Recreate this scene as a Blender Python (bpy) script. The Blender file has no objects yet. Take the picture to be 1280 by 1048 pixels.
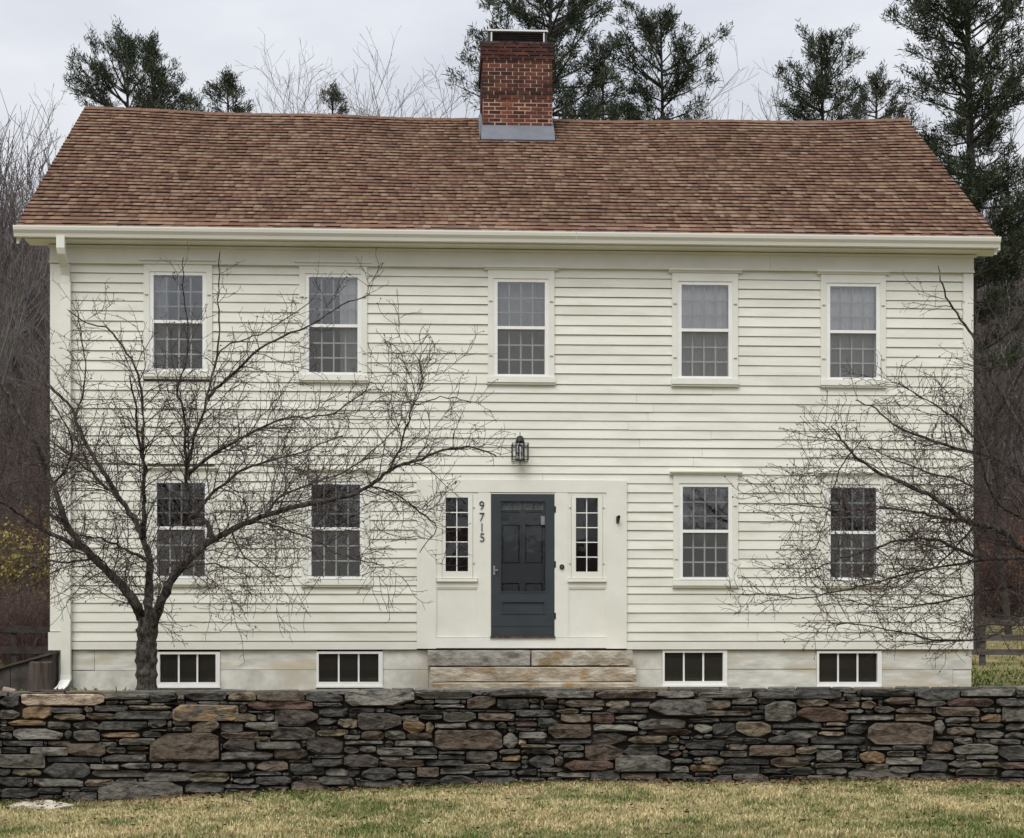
import bpy, math, random
import numpy as np
from mathutils import Vector
S = bpy.context.scene
COL = S.collection
R = math.radians
rng = random.Random(7)
nrs = np.random.RandomState(11)

# ------------------------------------------------------------------ camera
FPX, CX, HY, EYE = 2010.0, 640.0, 800.0, 1.5      # focal length (px of a 1280 frame), axis, horizon row, eye height
YAW = R(2.7); CT, ST, TT = math.cos(YAW), math.sin(YAW), math.tan(YAW)
cd = bpy.data.cameras.new('camera'); cam = bpy.data.objects.new('camera', cd); COL.objects.link(cam)
cam.location = (0, 0, EYE); cam.rotation_euler = (R(90), 0, 0)
cd.sensor_width = 36; cd.lens = 36*FPX/1280; cd.shift_y = (HY-524)/1280
cd.clip_start = 0.1; cd.clip_end = 2000
S.camera = cam

# ------------------------------------------------------------------ overcast sky, soft sun, exposure
w = bpy.data.worlds.new('World'); S.world = w; w.use_nodes = True
nt = w.node_tree; nt.nodes.clear()
def wn(t): return nt.nodes.new(t)
out = wn('ShaderNodeOutputWorld'); bg = wn('ShaderNodeBackground'); nt.links.new(bg.outputs[0], out.inputs[0])
sky = wn('ShaderNodeTexSky'); sky.sky_type = 'NISHITA'; sky.sun_disc = False
sky.sun_elevation = R(53); sky.sun_rotation = R(200)
tc = wn('ShaderNodeTexCoord'); sep = wn('ShaderNodeSeparateXYZ'); nt.links.new(tc.outputs['Generated'], sep.inputs[0])
mr = wn('ShaderNodeMapRange'); nt.links.new(sep.outputs[2], mr.inputs[0])      # overcast sky: brighter to the zenith
mr.inputs[1].default_value = 0; mr.inputs[2].default_value = 1; mr.inputs[3].default_value = 0.50; mr.inputs[4].default_value = 1.45
mp = wn('ShaderNodeMapping'); mp.inputs['Scale'].default_value = (1.6, 1.6, 5.0); nt.links.new(tc.outputs['Generated'], mp.inputs[0])
nz = wn('ShaderNodeTexNoise'); nz.inputs['Scale'].default_value = 1.7; nz.inputs['Detail'].default_value = 5; nz.inputs['Roughness'].default_value = 0.55
nt.links.new(mp.outputs[0], nz.inputs['Vector'])
cr = wn('ShaderNodeValToRGB'); nt.links.new(nz.outputs[0], cr.inputs[0])
cr.color_ramp.elements[0].position = 0.36; cr.color_ramp.elements[0].color = (0.80, 0.835, 0.91, 1)
cr.color_ramp.elements[1].position = 0.64; cr.color_ramp.elements[1].color = (1.05, 1.065, 1.10, 1)
mul = wn('ShaderNodeVectorMath'); mul.operation = 'SCALE'; nt.links.new(cr.outputs[0], mul.inputs[0]); nt.links.new(mr.outputs[0], mul.inputs[3])
sc_ = wn('ShaderNodeVectorMath'); sc_.operation = 'SCALE'; nt.links.new(sky.outputs[0], sc_.inputs[0]); sc_.inputs[3].default_value = 0.10
mx = wn('ShaderNodeMix'); mx.data_type = 'RGBA'; mx.inputs['Factor'].default_value = 0.93
nt.links.new(sc_.outputs[0], mx.inputs['A']); nt.links.new(mul.outputs[0], mx.inputs['B'])
nt.links.new(mx.outputs['Result'], bg.inputs['Color']); bg.inputs['Strength'].default_value = 1.0
sd = bpy.data.lights.new('sun', 'SUN'); sun = bpy.data.objects.new('sun', sd); COL.objects.link(sun)
sd.energy = 1.75; sd.angle = R(34); sd.color = (1.0, 0.97, 0.91)
sun.rotation_euler = (R(37), 0, R(-18)); sun.location = (-8, -10, 40)
vs = S.view_settings; vs.view_transform = 'Standard'; vs.look = 'None'; vs.gamma = 1; vs.exposure = 0.14; vs.use_curve_mapping = False
S.cycles.transparent_max_bounces = 24; S.cycles.max_bounces = 6

# ------------------------------------------------------------------ materials
def mk(name, c1, c2=None, scale=6, rough=0.8, bump=0.0, bscale=40, stretch=(1, 1, 1), objrand=0.0, lo=0.35, hi=0.65, spec=0.3, attr=None, third=None, tscale=1.2, dist=0.01, rot=0.0):
    m = bpy.data.materials.new(name); m.use_nodes = True
    t = m.node_tree; b = t.nodes['Principled BSDF']; L = t.links.new
    b.inputs['Roughness'].default_value = rough; b.inputs['Specular IOR Level'].default_value = spec
    g = t.nodes.new('ShaderNodeNewGeometry'); mpn = t.nodes.new('ShaderNodeMapping'); mpn.inputs['Scale'].default_value = stretch; mpn.inputs['Rotation'].default_value = (0, rot, 0)
    L(g.outputs['Position'], mpn.inputs[0])
    if c2 is None: c2 = c1
    if attr:
        fac = t.nodes.new('ShaderNodeAttribute'); fac.attribute_name = attr; fo = fac.outputs['Fac']
    else:
        n = t.nodes.new('ShaderNodeTexNoise'); n.inputs['Scale'].default_value = scale; n.inputs['Detail'].default_value = 6
        n.inputs['Roughness'].default_value = 0.6
        L(mpn.outputs[0], n.inputs['Vector']); fo = n.outputs[0]
    ra = t.nodes.new('ShaderNodeValToRGB'); L(fo, ra.inputs[0])
    e = ra.color_ramp.elements
    e[0].position = lo; e[0].color = (*c1, 1); e[1].position = hi; e[1].color = (*c2, 1)
    colout = ra.outputs[0]
    if third:
        n3 = t.nodes.new('ShaderNodeTexNoise'); n3.inputs['Scale'].default_value = tscale; n3.inputs['Detail'].default_value = 5
        L(mpn.outputs[0], n3.inputs['Vector'])
        r3 = t.nodes.new('ShaderNodeMapRange'); r3.inputs[1].default_value = 0.5; r3.inputs[2].default_value = 0.68; L(n3.outputs[0], r3.inputs[0])
        m3 = t.nodes.new('ShaderNodeMix'); m3.data_type = 'RGBA'; L(r3.outputs[0], m3.inputs['Factor']); L(colout, m3.inputs['A']); m3.inputs['B'].default_value = (*third, 1)
        colout = m3.outputs['Result']
    if objrand:
        oi = t.nodes.new('ShaderNodeObjectInfo'); rr = t.nodes.new('ShaderNodeMapRange'); L(oi.outputs['Random'], rr.inputs[0])
        rr.inputs[3].default_value = 1-objrand; rr.inputs[4].default_value = 1+objrand
        vm = t.nodes.new('ShaderNodeVectorMath'); vm.operation = 'SCALE'; L(colout, vm.inputs[0]); L(rr.outputs[0], vm.inputs[3]); colout = vm.outputs[0]
    L(colout, b.inputs['Base Color'])
    if bump:
        n2 = t.nodes.new('ShaderNodeTexNoise'); n2.inputs['Scale'].default_value = bscale; n2.inputs['Detail'].default_value = 8; n2.inputs['Roughness'].default_value = 0.65
        L(mpn.outputs[0], n2.inputs['Vector'])
        bp = t.nodes.new('ShaderNodeBump'); bp.inputs['Strength'].default_value = bump; bp.inputs['Distance'].default_value = dist
        L(n2.outputs[0], bp.inputs['Height']); L(bp.outputs[0], b.inputs['Normal'])
    return m
def glass_mat(name, ior=1.5, rough=0.0, tint=(0.995, 0.998, 0.998), wob=0.0, lift=0.0):
    m = bpy.data.materials.new(name); m.use_nodes = True; t = m.node_tree; t.nodes.clear(); L = t.links.new
    o = t.nodes.new('ShaderNodeOutputMaterial'); mxs = t.nodes.new('ShaderNodeMixShader'); tr = t.nodes.new('ShaderNodeBsdfTransparent'); gl = t.nodes.new('ShaderNodeBsdfGlossy')
    tr.inputs[0].default_value = (*tint, 1); gl.inputs['Roughness'].default_value = rough; gl.inputs[0].default_value = (1, 1, 1, 1)
    fr = t.nodes.new('ShaderNodeFresnel'); fr.inputs[0].default_value = ior
    if wob:
        g = t.nodes.new('ShaderNodeNewGeometry'); n = t.nodes.new('ShaderNodeTexNoise'); n.inputs['Scale'].default_value = 5; n.inputs['Detail'].default_value = 2; L(g.outputs['Position'], n.inputs['Vector'])
        bp = t.nodes.new('ShaderNodeBump'); bp.inputs['Strength'].default_value = wob; bp.inputs['Distance'].default_value = 0.01; L(n.outputs[0], bp.inputs['Height']); L(bp.outputs[0], gl.inputs['Normal'])
    L(fr.outputs[0], mxs.inputs[0]); L(tr.outputs[0], mxs.inputs[1]); L(gl.outputs[0], mxs.inputs[2]); L(mxs.outputs[0], o.inputs[0])
    return m
def screen_mat(name, col, alpha):
    m = bpy.data.materials.new(name); m.use_nodes = True; t = m.node_tree; t.nodes.clear(); L = t.links.new
    o = t.nodes.new('ShaderNodeOutputMaterial'); mxs = t.nodes.new('ShaderNodeMixShader'); tr = t.nodes.new('ShaderNodeBsdfTransparent'); df = t.nodes.new('ShaderNodeBsdfDiffuse')
    df.inputs[0].default_value = (*col, 1); mxs.inputs[0].default_value = alpha
    L(tr.outputs[0], mxs.inputs[1]); L(df.outputs[0], mxs.inputs[2]); L(mxs.outputs[0], o.inputs[0])
    return m

M = {}
M['siding'] = mk('cream_paint', (0.725, 0.719, 0.632), (0.79, 0.784, 0.70), scale=3.0, rough=0.55, bump=0.25, bscale=22, stretch=(0.5, 1, 2), objrand=0.03, third=(0.685, 0.675, 0.582), tscale=2.6)
M['trim'] = mk('cream_trim_paint', (0.72, 0.714, 0.638), (0.79, 0.784, 0.71), scale=2.2, rough=0.5, bump=0.10, bscale=25)
M['white'] = mk('white_paint', (0.80, 0.80, 0.77), (0.86, 0.86, 0.83), scale=8, rough=0.45)
M['sheath'] = mk('old_sheathing', (0.10, 0.09, 0.075))
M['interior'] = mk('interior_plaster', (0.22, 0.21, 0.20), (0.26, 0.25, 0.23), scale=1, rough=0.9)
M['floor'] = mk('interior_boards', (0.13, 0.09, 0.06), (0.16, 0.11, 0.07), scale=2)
M['curtain'] = mk('white_curtain_cloth', (0.88, 0.88, 0.88), (0.93, 0.93, 0.93), scale=3, rough=0.9)
M['greycloth'] = mk('grey_curtain_cloth', (0.42, 0.42, 0.42), (0.50, 0.50, 0.50), scale=3, rough=0.9)
M['door'] = mk('slate_blue_paint', (0.029, 0.037, 0.044), (0.036, 0.045, 0.053), scale=4, rough=0.4, spec=0.5)
M['glass'] = glass_mat('window_glass', 1.54, 0.0, wob=0.10)
M['doorglass'] = glass_mat('door_glass', 1.30, 0.0, wob=0.25)
M['cellarglass'] = glass_mat('cellar_glass', 1.28, 0.0)
M['storm'] = glass_mat('storm_glass', 1.64, 0.0, wob=0.06)
M['screen'] = screen_mat('insect_mesh', (0.19, 0.195, 0.195), 0.27)
M['lampglass'] = glass_mat('lantern_glass', 1.5, 0.02)
M['black'] = mk('black_iron', (0.012, 0.012, 0.013), rough=0.4, spec=0.5)
M['metal'] = mk('brushed_nickel', (0.5, 0.5, 0.5), rough=0.3); M['metal'].node_tree.nodes['Principled BSDF'].inputs['Metallic'].default_value = 0.9
M['lead'] = mk('lead_flashing', (0.12, 0.13, 0.155), (0.17, 0.18, 0.21), scale=5, rough=0.5, bump=0.2, bscale=8, stretch=(0.5, 1, 1))
M['capwhite'] = mk('galvanised_lid', (0.72, 0.73, 0.75), (0.8, 0.8, 0.82), rough=0.4)
M['gutter'] = mk('gutter_enamel', (0.74, 0.73, 0.66), (0.80, 0.79, 0.72), scale=1.4, rough=0.35, spec=0.5, stretch=(0.3, 1, 2))
M['hardware'] = mk('painted_clip', (0.45, 0.44, 0.38))
SH = [((0.255, 0.172, 0.120), (0.31, 0.215, 0.152)), ((0.180, 0.105, 0.076), (0.23, 0.136, 0.100)), ((0.125, 0.070, 0.053), (0.165, 0.095, 0.072)),
      ((0.215, 0.136, 0.096), (0.265, 0.172, 0.124)), ((0.155, 0.092, 0.067), (0.20, 0.12, 0.089)), ((0.29, 0.205, 0.145), (0.34, 0.247, 0.178))]
for i, (a, b) in enumerate(SH):
    a, b = [tuple((x*0.76+m_*0.24)*k_ for x, m_, k_ in zip(c, (.22, .14, .10), (0.90, 0.865, 0.825))) for c in (a, b)]
    M['sh%d' % i] = mk('asphalt_shingle_tint', a, b, scale=9, rough=0.95, bump=0.4, bscale=160, third=tuple(x*0.84 for x in a), tscale=0.9, stretch=(1, 0.4, 0.4), spec=0.1)
M['shedge'] = mk('shingle_cut_edge', (0.016, 0.009, 0.008), (0.028, 0.016, 0.013), scale=6, rough=1, spec=0.05)  # asphalt cut edge, toned near black to paint in each course's shadow line
M['deck'] = mk('roof_deck', (0.05, 0.035, 0.03))
BR = [((0.135, 0.046, 0.033), (0.19, 0.066, 0.046)), ((0.105, 0.036, 0.028), (0.15, 0.052, 0.038)), ((0.072, 0.028, 0.024), (0.11, 0.040, 0.032)), ((0.165, 0.058, 0.038), (0.22, 0.082, 0.05)), ((0.038, 0.019, 0.018), (0.066, 0.028, 0.025))]
for i, (a, b) in enumerate(BR):
    a, b = [tuple(x*0.86 for x in c) for c in (a, b)]; M['br%d' % i] = mk('red_brick_tint', a, b, scale=14, rough=0.9, bump=0.5, bscale=60, objrand=0.2, third=(0.035, 0.018, 0.016), tscale=2.2)
M['mortar'] = mk('old_mortar', (0.60, 0.44, 0.33), (0.26, 0.11, 0.075), scale=2.5, rough=0.95, lo=0.46, hi=0.66)
M['marble'] = mk('pale_marble', (0.50, 0.495, 0.45), (0.76, 0.75, 0.69), scale=4.5, rough=0.75, bump=0.35, bscale=14, stretch=(0.6, 1, 2.5), third=(0.56, 0.48, 0.36), tscale=1.6, objrand=0.05)
M['marblegrey'] = mk('weathered_marble', (0.46, 0.455, 0.415), (0.72, 0.71, 0.65), scale=3.0, rough=0.8, bump=0.4, bscale=14, third=(0.52, 0.47, 0.38), tscale=1.6, objrand=0.05)
M['step0'] = mk('grey_step_stone', (0.24, 0.23, 0.20), (0.52, 0.505, 0.455), scale=4, rough=0.9, bump=1.0, bscale=16, stretch=(0.9, 1, 1.5), third=(0.16, 0.145, 0.12), tscale=4.0, rot=R(-8), dist=0.04)
M['step1'] = mk('tan_step_stone', (0.30, 0.265, 0.21), (0.60, 0.56, 0.475), scale=4, rough=0.9, bump=1.0, bscale=16, stretch=(0.9, 1, 1.5), third=(0.30, 0.215, 0.12), tscale=3.5, rot=R(14), dist=0.04)
M['step2'] = mk('rusty_step_stone', (0.29, 0.235, 0.165), (0.62, 0.565, 0.465), scale=4, rough=0.9, bump=1.0, bscale=16, stretch=(0.8, 1, 1.6), third=(0.33, 0.205, 0.085), tscale=3.0, rot=R(24), dist=0.04)
STC = {'k': ((.058, .055, .050), (.158, .150, .136)), 'g': ((.098, .091, .078), (.250, .232, .198)), 'l': ((.19, .18, .155), (.35, .325, .28)), 'b': ((.098, .076, .058), (.235, .186, .143)),
       'd': ((.064, .054, .047), (.158, .134, .115)), 't': ((.145, .118, .080), (.31, .26, .185)), 'o': ((.18, .115, .062), (.35, .25, .155)), 'r': ((.095, .062, .048), (.205, .138, .108)),
       'c': ((.56, .42, .30), (.74, .63, .50)), 'O': ((.14, .15, .17), (.46, .28, .10))}
for k, (a, b) in STC.items():
    M['st_'+k] = mk('fieldstone_'+{'k': 'slate', 'g': 'grey', 'l': 'pale', 'b': 'brown', 'd': 'dark', 't': 'tan', 'o': 'orange', 'r': 'red', 'c': 'cream', 'O': 'rust_and_blue'}[k],
        a, b, scale=15, rough=0.88, bump=1.0, bscale=19, stretch=(0.8, 1, 1.35), objrand=0.18, lo=0.28, hi=0.74, dist=0.07, spec=0.22, third=tuple(x*0.5 for x in a), tscale=11)
M['core'] = mk('wall_heart_earth', (0.05, 0.044, 0.036))
M['pane_glint'] = mk('painted_pane_reflection', (0.08, 0.09, 0.10), (0.24, 0.26, 0.275), scale=60, rough=0.3, lo=0.42, hi=0.6)  # pale mottle painted in for reflections in the door's top panes
M['bark'] = mk('crab_apple_bark', (0.028, 0.024, 0.022), (0.21, 0.19, 0.165), scale=22, rough=0.95, bump=1.0, bscale=45, stretch=(1, 1, 0.5), lo=0.40, hi=0.72, dist=0.06)
M['twig'] = mk('crab_apple_twig', (0.042, 0.031, 0.028), (0.12, 0.095, 0.085), scale=5, rough=0.9)
M['berry'] = mk('shrivelled_fruit', (0.040, 0.014, 0.012), (0.085, 0.022, 0.016), scale=10, rough=0.6)
M['paleleaf'] = mk('withered_leaf', (0.35, 0.22, 0.10), (0.2, 0.10, 0.05), scale=8)
M['pbark'] = mk('pine_bark', (0.035, 0.030, 0.027), (0.075, 0.065, 0.058), scale=4, rough=0.95)
M['needle'] = mk('pine_needles', (0.018, 0.030, 0.017), (0.105, 0.122, 0.070), attr='tint', lo=0.0, hi=1.0, rough=0.7, spec=0.2)
M['needledull'] = mk('dull_pine_needles', (0.035, 0.042, 0.030), (0.125, 0.125, 0.09), attr='tint', lo=0.0, hi=1.0, rough=0.7, spec=0.2)
M['greybark'] = mk('grey_bark', (0.10, 0.092, 0.086), (0.22, 0.205, 0.19), scale=1.5, rough=0.95)
M['woodbark'] = mk('woodland_bark', (0.075, 0.061, 0.061), (0.20, 0.168, 0.160), scale=0.35, rough=0.95)
M['brush'] = mk('brown_brush_stems', (0.070, 0.046, 0.042), (0.17, 0.112, 0.098), scale=0.8, rough=0.95)
M['goldleaf'] = mk('golden_leaves', (0.17, 0.135, 0.04), (0.34, 0.275, 0.09), attr='tint', lo=0, hi=1, rough=0.8)
M['rustleaf'] = mk('rusty_leaves', (0.14, 0.06, 0.025), (0.28, 0.15, 0.07), attr='tint', lo=0, hi=1, rough=0.8)
M['fence'] = mk('weathered_rail', (0.055, 0.047, 0.043), (0.12, 0.105, 0.098), scale=6, rough=0.95, bump=0.5, bscale=20, stretch=(0.3, 1, 2))
M['bulkhead'] = mk('dark_brown_board', (0.035, 0.030, 0.027), (0.085, 0.073, 0.064), scale=6, rough=0.95, bump=0.6, bscale=25)  # dark brown timber tone with fine mottling
M['darkrail'] = mk('dark_brown_rail', (0.022, 0.018, 0.017), (0.05, 0.042, 0.038), scale=6, rough=0.95)  # darker brown than the other fence's rails
M['oldwood'] = mk('old_grey_wood', (0.040, 0.030, 0.026), (0.12, 0.095, 0.08), scale=10, rough=0.95, bump=0.8, bscale=25, stretch=(2, 2, 0.2))
M['cutwood'] = mk('cut_wood_end', (0.25, 0.20, 0.15), (0.35, 0.29, 0.22), scale=8)
M['grassblade'] = mk('lawn_blades', (0.080, 0.125, 0.026), (0.58, 0.475, 0.26), attr='tint', lo=0.08, hi=0.85, rough=0.8, spec=0.15)
M['slab'] = mk('pale_flat_slab', (0.46, 0.40, 0.32), (0.62, 0.56, 0.47), scale=6, rough=0.8, bump=0.3)
M['leaf'] = mk('dead_leaf', (0.075, 0.038, 0.022), (0.20, 0.115, 0.065), scale=18, rough=0.8)

# ------------------------------------------------------------------ helpers
def tag(o, label=None, cat=None, group=None, kind=None):
    if label: o['label'] = label
    if cat: o['category'] = cat
    if group: o['group'] = group
    if kind: o['kind'] = kind
    return o
def empty(name, loc, rz=0.0):
    o = bpy.data.objects.new(name, None); COL.objects.link(o); o.location = loc; o.rotation_euler.z = rz; o.empty_display_size = 0.3
    return o
def link(name, me, parent=None):
    o = bpy.data.objects.new(name, me); COL.objects.link(o)
    if parent is not None: o.parent = parent
    return o
def mesh(name, V, F, mats, midx=None, smooth=False):
    me = bpy.data.meshes.new(name); me.from_pydata([tuple(v) for v in V], [], F)
    for m in (mats if isinstance(mats, (list, tuple)) else [mats]): me.materials.append(m)
    if midx is not None: me.polygons.foreach_set('material_index', midx)
    if smooth: me.polygons.foreach_set('use_smooth', [True]*len(me.polygons))
    me.update(); return me
def npmesh(name, V, F, mats, midx=None, smooth=False, tint=None):
    """V (n,3) float, F (m,k) int with k = 3 or 4; tint is per vertex"""
    me = bpy.data.meshes.new(name); V = np.asarray(V, np.float32); F = np.asarray(F, np.int32)
    me.vertices.add(len(V)); me.vertices.foreach_set('co', V.ravel())
    k = F.shape[1]; me.loops.add(F.size); me.loops.foreach_set('vertex_index', F.ravel())
    me.polygons.add(len(F)); me.polygons.foreach_set('loop_start', np.arange(0, F.size, k, dtype=np.int32))
    for m in (mats if isinstance(mats, (list, tuple)) else [mats]): me.materials.append(m)
    if midx is not None: me.polygons.foreach_set('material_index', np.asarray(midx, np.int32))
    if smooth: me.polygons.foreach_set('use_smooth', np.ones(len(F), bool))
    if tint is not None:
        a = me.attributes.new('tint', 'FLOAT', 'POINT'); a.data.foreach_set('value', np.asarray(tint, np.float32))
    me.update(calc_edges=True); me.validate(); return me
BOXF = [(0, 1, 3, 2), (4, 6, 7, 5), (0, 4, 5, 1), (2, 3, 7, 6), (0, 2, 6, 4), (1, 5, 7, 3)]
class MB:
    def __init__(s): s.V = []; s.F = []
    def add(s, V, F):
        k = len(s.V); s.V += [tuple(v) for v in V]; s.F += [tuple(i+k for i in f) for f in F]; return s
    def box(s, x0, x1, y0, y1, z0, z1):
        return s.add([(x, y, z) for x in (x0, x1) for y in (y0, y1) for z in (z0, z1)], BOXF)
    def prism(s, prof, x0, x1):                 # profile [(y,z)] swept along x
        n = len(prof)
        V = [(x0, y, z) for y, z in prof]+[(x1, y, z) for y, z in prof]
        F = [(i, (i+1) % n, n+(i+1) % n, n+i) for i in range(n)]+[tuple(range(n-1, -1, -1)), tuple(range(n, 2*n))]
        return s.add(V, F)
    def lathe(s, prof, cx, cy, n=16):           # profile [(r,z)]
        V = [(cx+r*math.cos(2*math.pi*i/n), cy+r*math.sin(2*math.pi*i/n), z) for r, z in prof for i in range(n)]
        F = [(j*n+i, j*n+(i+1) % n, (j+1)*n+(i+1) % n, (j+1)*n+i) for j in range(len(prof)-1) for i in range(n)]
        F += [tuple(range(n-1, -1, -1)), tuple(range((len(prof)-1)*n, len(prof)*n))]
        return s.add(V, F)
    def build(s, name, mat, parent=None, smooth=False): return link(name, mesh(name, s.V, s.F, mat, smooth=smooth), parent)
def box(name, x0, x1, y0, y1, z0, z1, mat, parent=None): return MB().box(x0, x1, y0, y1, z0, z1).build(name, mat, parent)
def at(px, py, d):                              # photo pixel at distance d -> world point
    return ((px-CX)/FPX*d, d, EYE+(HY-py)/FPX*d)
D0 = 23.4                                       # distance of the house front
def F(px, py, v=0.0):                           # photo pixel on the plane v behind the house front -> (u, z) in the house's own axes
    a = (px-CX)/FPX; t = (D0*CT+v)/(CT-a*ST)
    return (a*t)*CT+(t-D0)*ST, EYE+t*(HY-py)/FPX
def FU(px, v=0.0): return F(px, 700, v)[0]
def FZ(py, px=640, v=0.0): return F(px, py, v)[1]

def tubes(polys, sides):
    """polys: list of (pts [(x,y,z)..], radii) -> V, F(quads) for all, vectorised by point count"""
    by = {}
    for p, r in polys: by.setdefault(len(p), []).append((p, r))
    Vs, Fs, off = [], [], 0
    ang = np.arange(sides)*2*np.pi/sides
    for n, lst in by.items():
        P = np.array([p for p, _ in lst], float); Rr = np.array([r for _, r in lst], float); B = len(lst)
        T = np.gradient(P, axis=1); T /= np.maximum(np.linalg.norm(T, axis=2, keepdims=True), 1e-9)
        ref = np.where(np.abs(T[:, :1, 2:3]) > 0.9, np.array([[[1., 0, 0]]]), np.array([[[0, 0, 1.]]]))
        ref = np.broadcast_to(ref, T.shape)
        A = np.cross(T, ref); A /= np.maximum(np.linalg.norm(A, axis=2, keepdims=True), 1e-9); Bn = np.cross(T, A)
        ring = P[:, :, None, :]+Rr[:, :, None, None]*(np.cos(ang)[None, None, :, None]*A[:, :, None, :]+np.sin(ang)[None, None, :, None]*Bn[:, :, None, :])
        Vs.append(ring.reshape(-1, 3))
        i = np.arange(n-1)[:, None]*sides; j = np.arange(sides)[None, :]; j2 = (j+1) % sides
        q = np.stack([i+j, i+j2, i+sides+j2, i+sides+j], -1).reshape(-1, 4)
        q = (np.arange(B)[:, None, None]*n*sides+q[None]).reshape(-1, 4)+off
        Fs.append(q); off += B*n*sides
    return np.concatenate(Vs), np.concatenate(Fs)
def norm(v):
    l = math.sqrt(v[0]**2+v[1]**2+v[2]**2) or 1.0
    return (v[0]/l, v[1]/l, v[2]/l)
def wander(rg, p, d, L, n, jit, up, r0, r1):
    pts = [p]; rad = [r0]; st = L/n
    for i in range(n):
        d = norm((d[0]+rg.gauss(0, jit), d[1]+rg.gauss(0, jit), d[2]+rg.gauss(0, jit)+up))
        p = (p[0]+d[0]*st, p[1]+d[1]*st, p[2]+d[2]*st); pts.append(p); rad.append(r0+(r1-r0)*(i+1)/n)
    return pts, rad
def side_dir(rg, t, a0, a1):
    v = norm((rg.gauss(0, 1), rg.gauss(0, 1), rg.gauss(0, 1))); k = v[0]*t[0]+v[1]*t[1]+v[2]*t[2]
    v = norm((v[0]-k*t[0], v[1]-k*t[1], v[2]-k*t[2])); a = R(rg.uniform(a0, a1)); c, s_ = math.cos(a), math.sin(a)
    return (t[0]*c+v[0]*s_, t[1]*c+v[1]*s_, t[2]*c+v[2]*s_)
def along(pts, rad, spacing, rg, start=0.0):
    out_ = []; nxt = start+spacing*rg.random()
    acc = 0.0; tot = sum(math.dist(pts[i], pts[i+1]) for i in range(len(pts)-1)) or 1
    for i in range(len(pts)-1):
        a, b = pts[i], pts[i+1]; L = math.dist(a, b)
        if L < 1e-9: continue
        while acc+L > nxt:
            f = (nxt-acc)/L; t = ((b[0]-a[0])/L, (b[1]-a[1])/L, (b[2]-a[2])/L)
            out_.append(((a[0]+(b[0]-a[0])*f, a[1]+(b[1]-a[1])*f, a[2]+(b[2]-a[2])*f), t, rad[i]+(rad[i+1]-rad[i])*f, nxt/tot)); nxt += spacing*rg.uniform(0.55, 1.45)
        acc += L
    return out_
# ================================================================== the house
house = tag(empty('farmhouse', (0, D0, 0), YAW), 'two-storey cream clapboard farmhouse with brown shingle roof and dark blue door', 'house')
UL, UR = FU(63.5), FU(1215.5)
Z_SILL = FZ(812); Z_FR = FZ(336); DEPTH = 8.4
VE, ZE, VR, ZR = -0.33, 7.335, 4.2, 10.53            # eave edge and ridge of the roof plane
RL, RRR = -7.03, 7.05                               # roof ends
def sag(u, v):
    k = max(0.0, min(1.0, (v-VE)/(VR-VE))); s = (u-RL)/(RRR-RL)
    return -0.10*k*math.sin(math.pi*max(0, min(1, s)))**0.8 + 0.012*k*math.sin(u*1.9+1)
def roofz(u, v): return ZE+(ZR-ZE)*(v-VE)/(VR-VE)+sag(u, v)

# --- openings: (glass x0,x1,y0,y1, meeting rail y), in photo pixels
WIN = [(192.5, 253.5, 345, 461.5, 403), (386.5, 447, 347.5, 466, 408), (621.8, 680.8, 353.5, 468.5, 410.5), (851.5, 910, 357, 471, 413.5), (1037, 1094.5, 359, 472.5, 415.5),
       (196.5, 256.5, 604, 720.5, 660.5), (389.5, 450, 606, 721, 661.5), (853, 910, 609, 722, 664.5), (1037.5, 1094.5, 610, 722.5, 666)]
class Op: pass
ops = []
for i, (x0, x1, y0, y1, ym) in enumerate(WIN):
    o = Op(); xm = (x0+x1)/2
    o.g = (FU(x0), FU(x1), FZ(y1, xm), FZ(y0, xm)); o.zm = FZ(ym, xm); o.i = i
    o.s = (o.g[0]-0.055, o.g[1]+0.055, o.g[2]-0.035, o.g[3]+0.05)           # storm frame, outer
    o.c = (o.s[0]-0.085, o.s[1]+0.085, o.s[2]-0.005, o.s[3]+0.12)           # casing, outer
    o.z_sill = o.s[2]-0.115; o.z_cap = o.c[3]+0.055
    ops.append(o)
SUR = (FU(521), FU(783), FZ(811), FZ(600.5))        # door surround
CEL = [(197, 275, 815, 858.5), (395.5, 478.5, 814.5, 858), (828, 909, 813, 857), (1021, 1102, 813.8, 858)]
cel = [(FU(a), FU(b), FZ(d, (a+b)/2), FZ(c, (a+b)/2)) for a, b, c, d in CEL]
SLIT = [(557, 585, 622.5, 714.5), (719.5, 747, 623, 715)]
sl = [(FU(a), FU(b), FZ(d, (a+b)/2), FZ(c, (a+b)/2)) for a, b, c, d in SLIT]
DOOR = (FU(613.5), FU(693), FZ(795.5), FZ(618))
holes = [o.s for o in ops]+[(a-0.03, b+0.03, c-0.03, d+0.03) for a, b, c, d in sl]+[DOOR]

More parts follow.
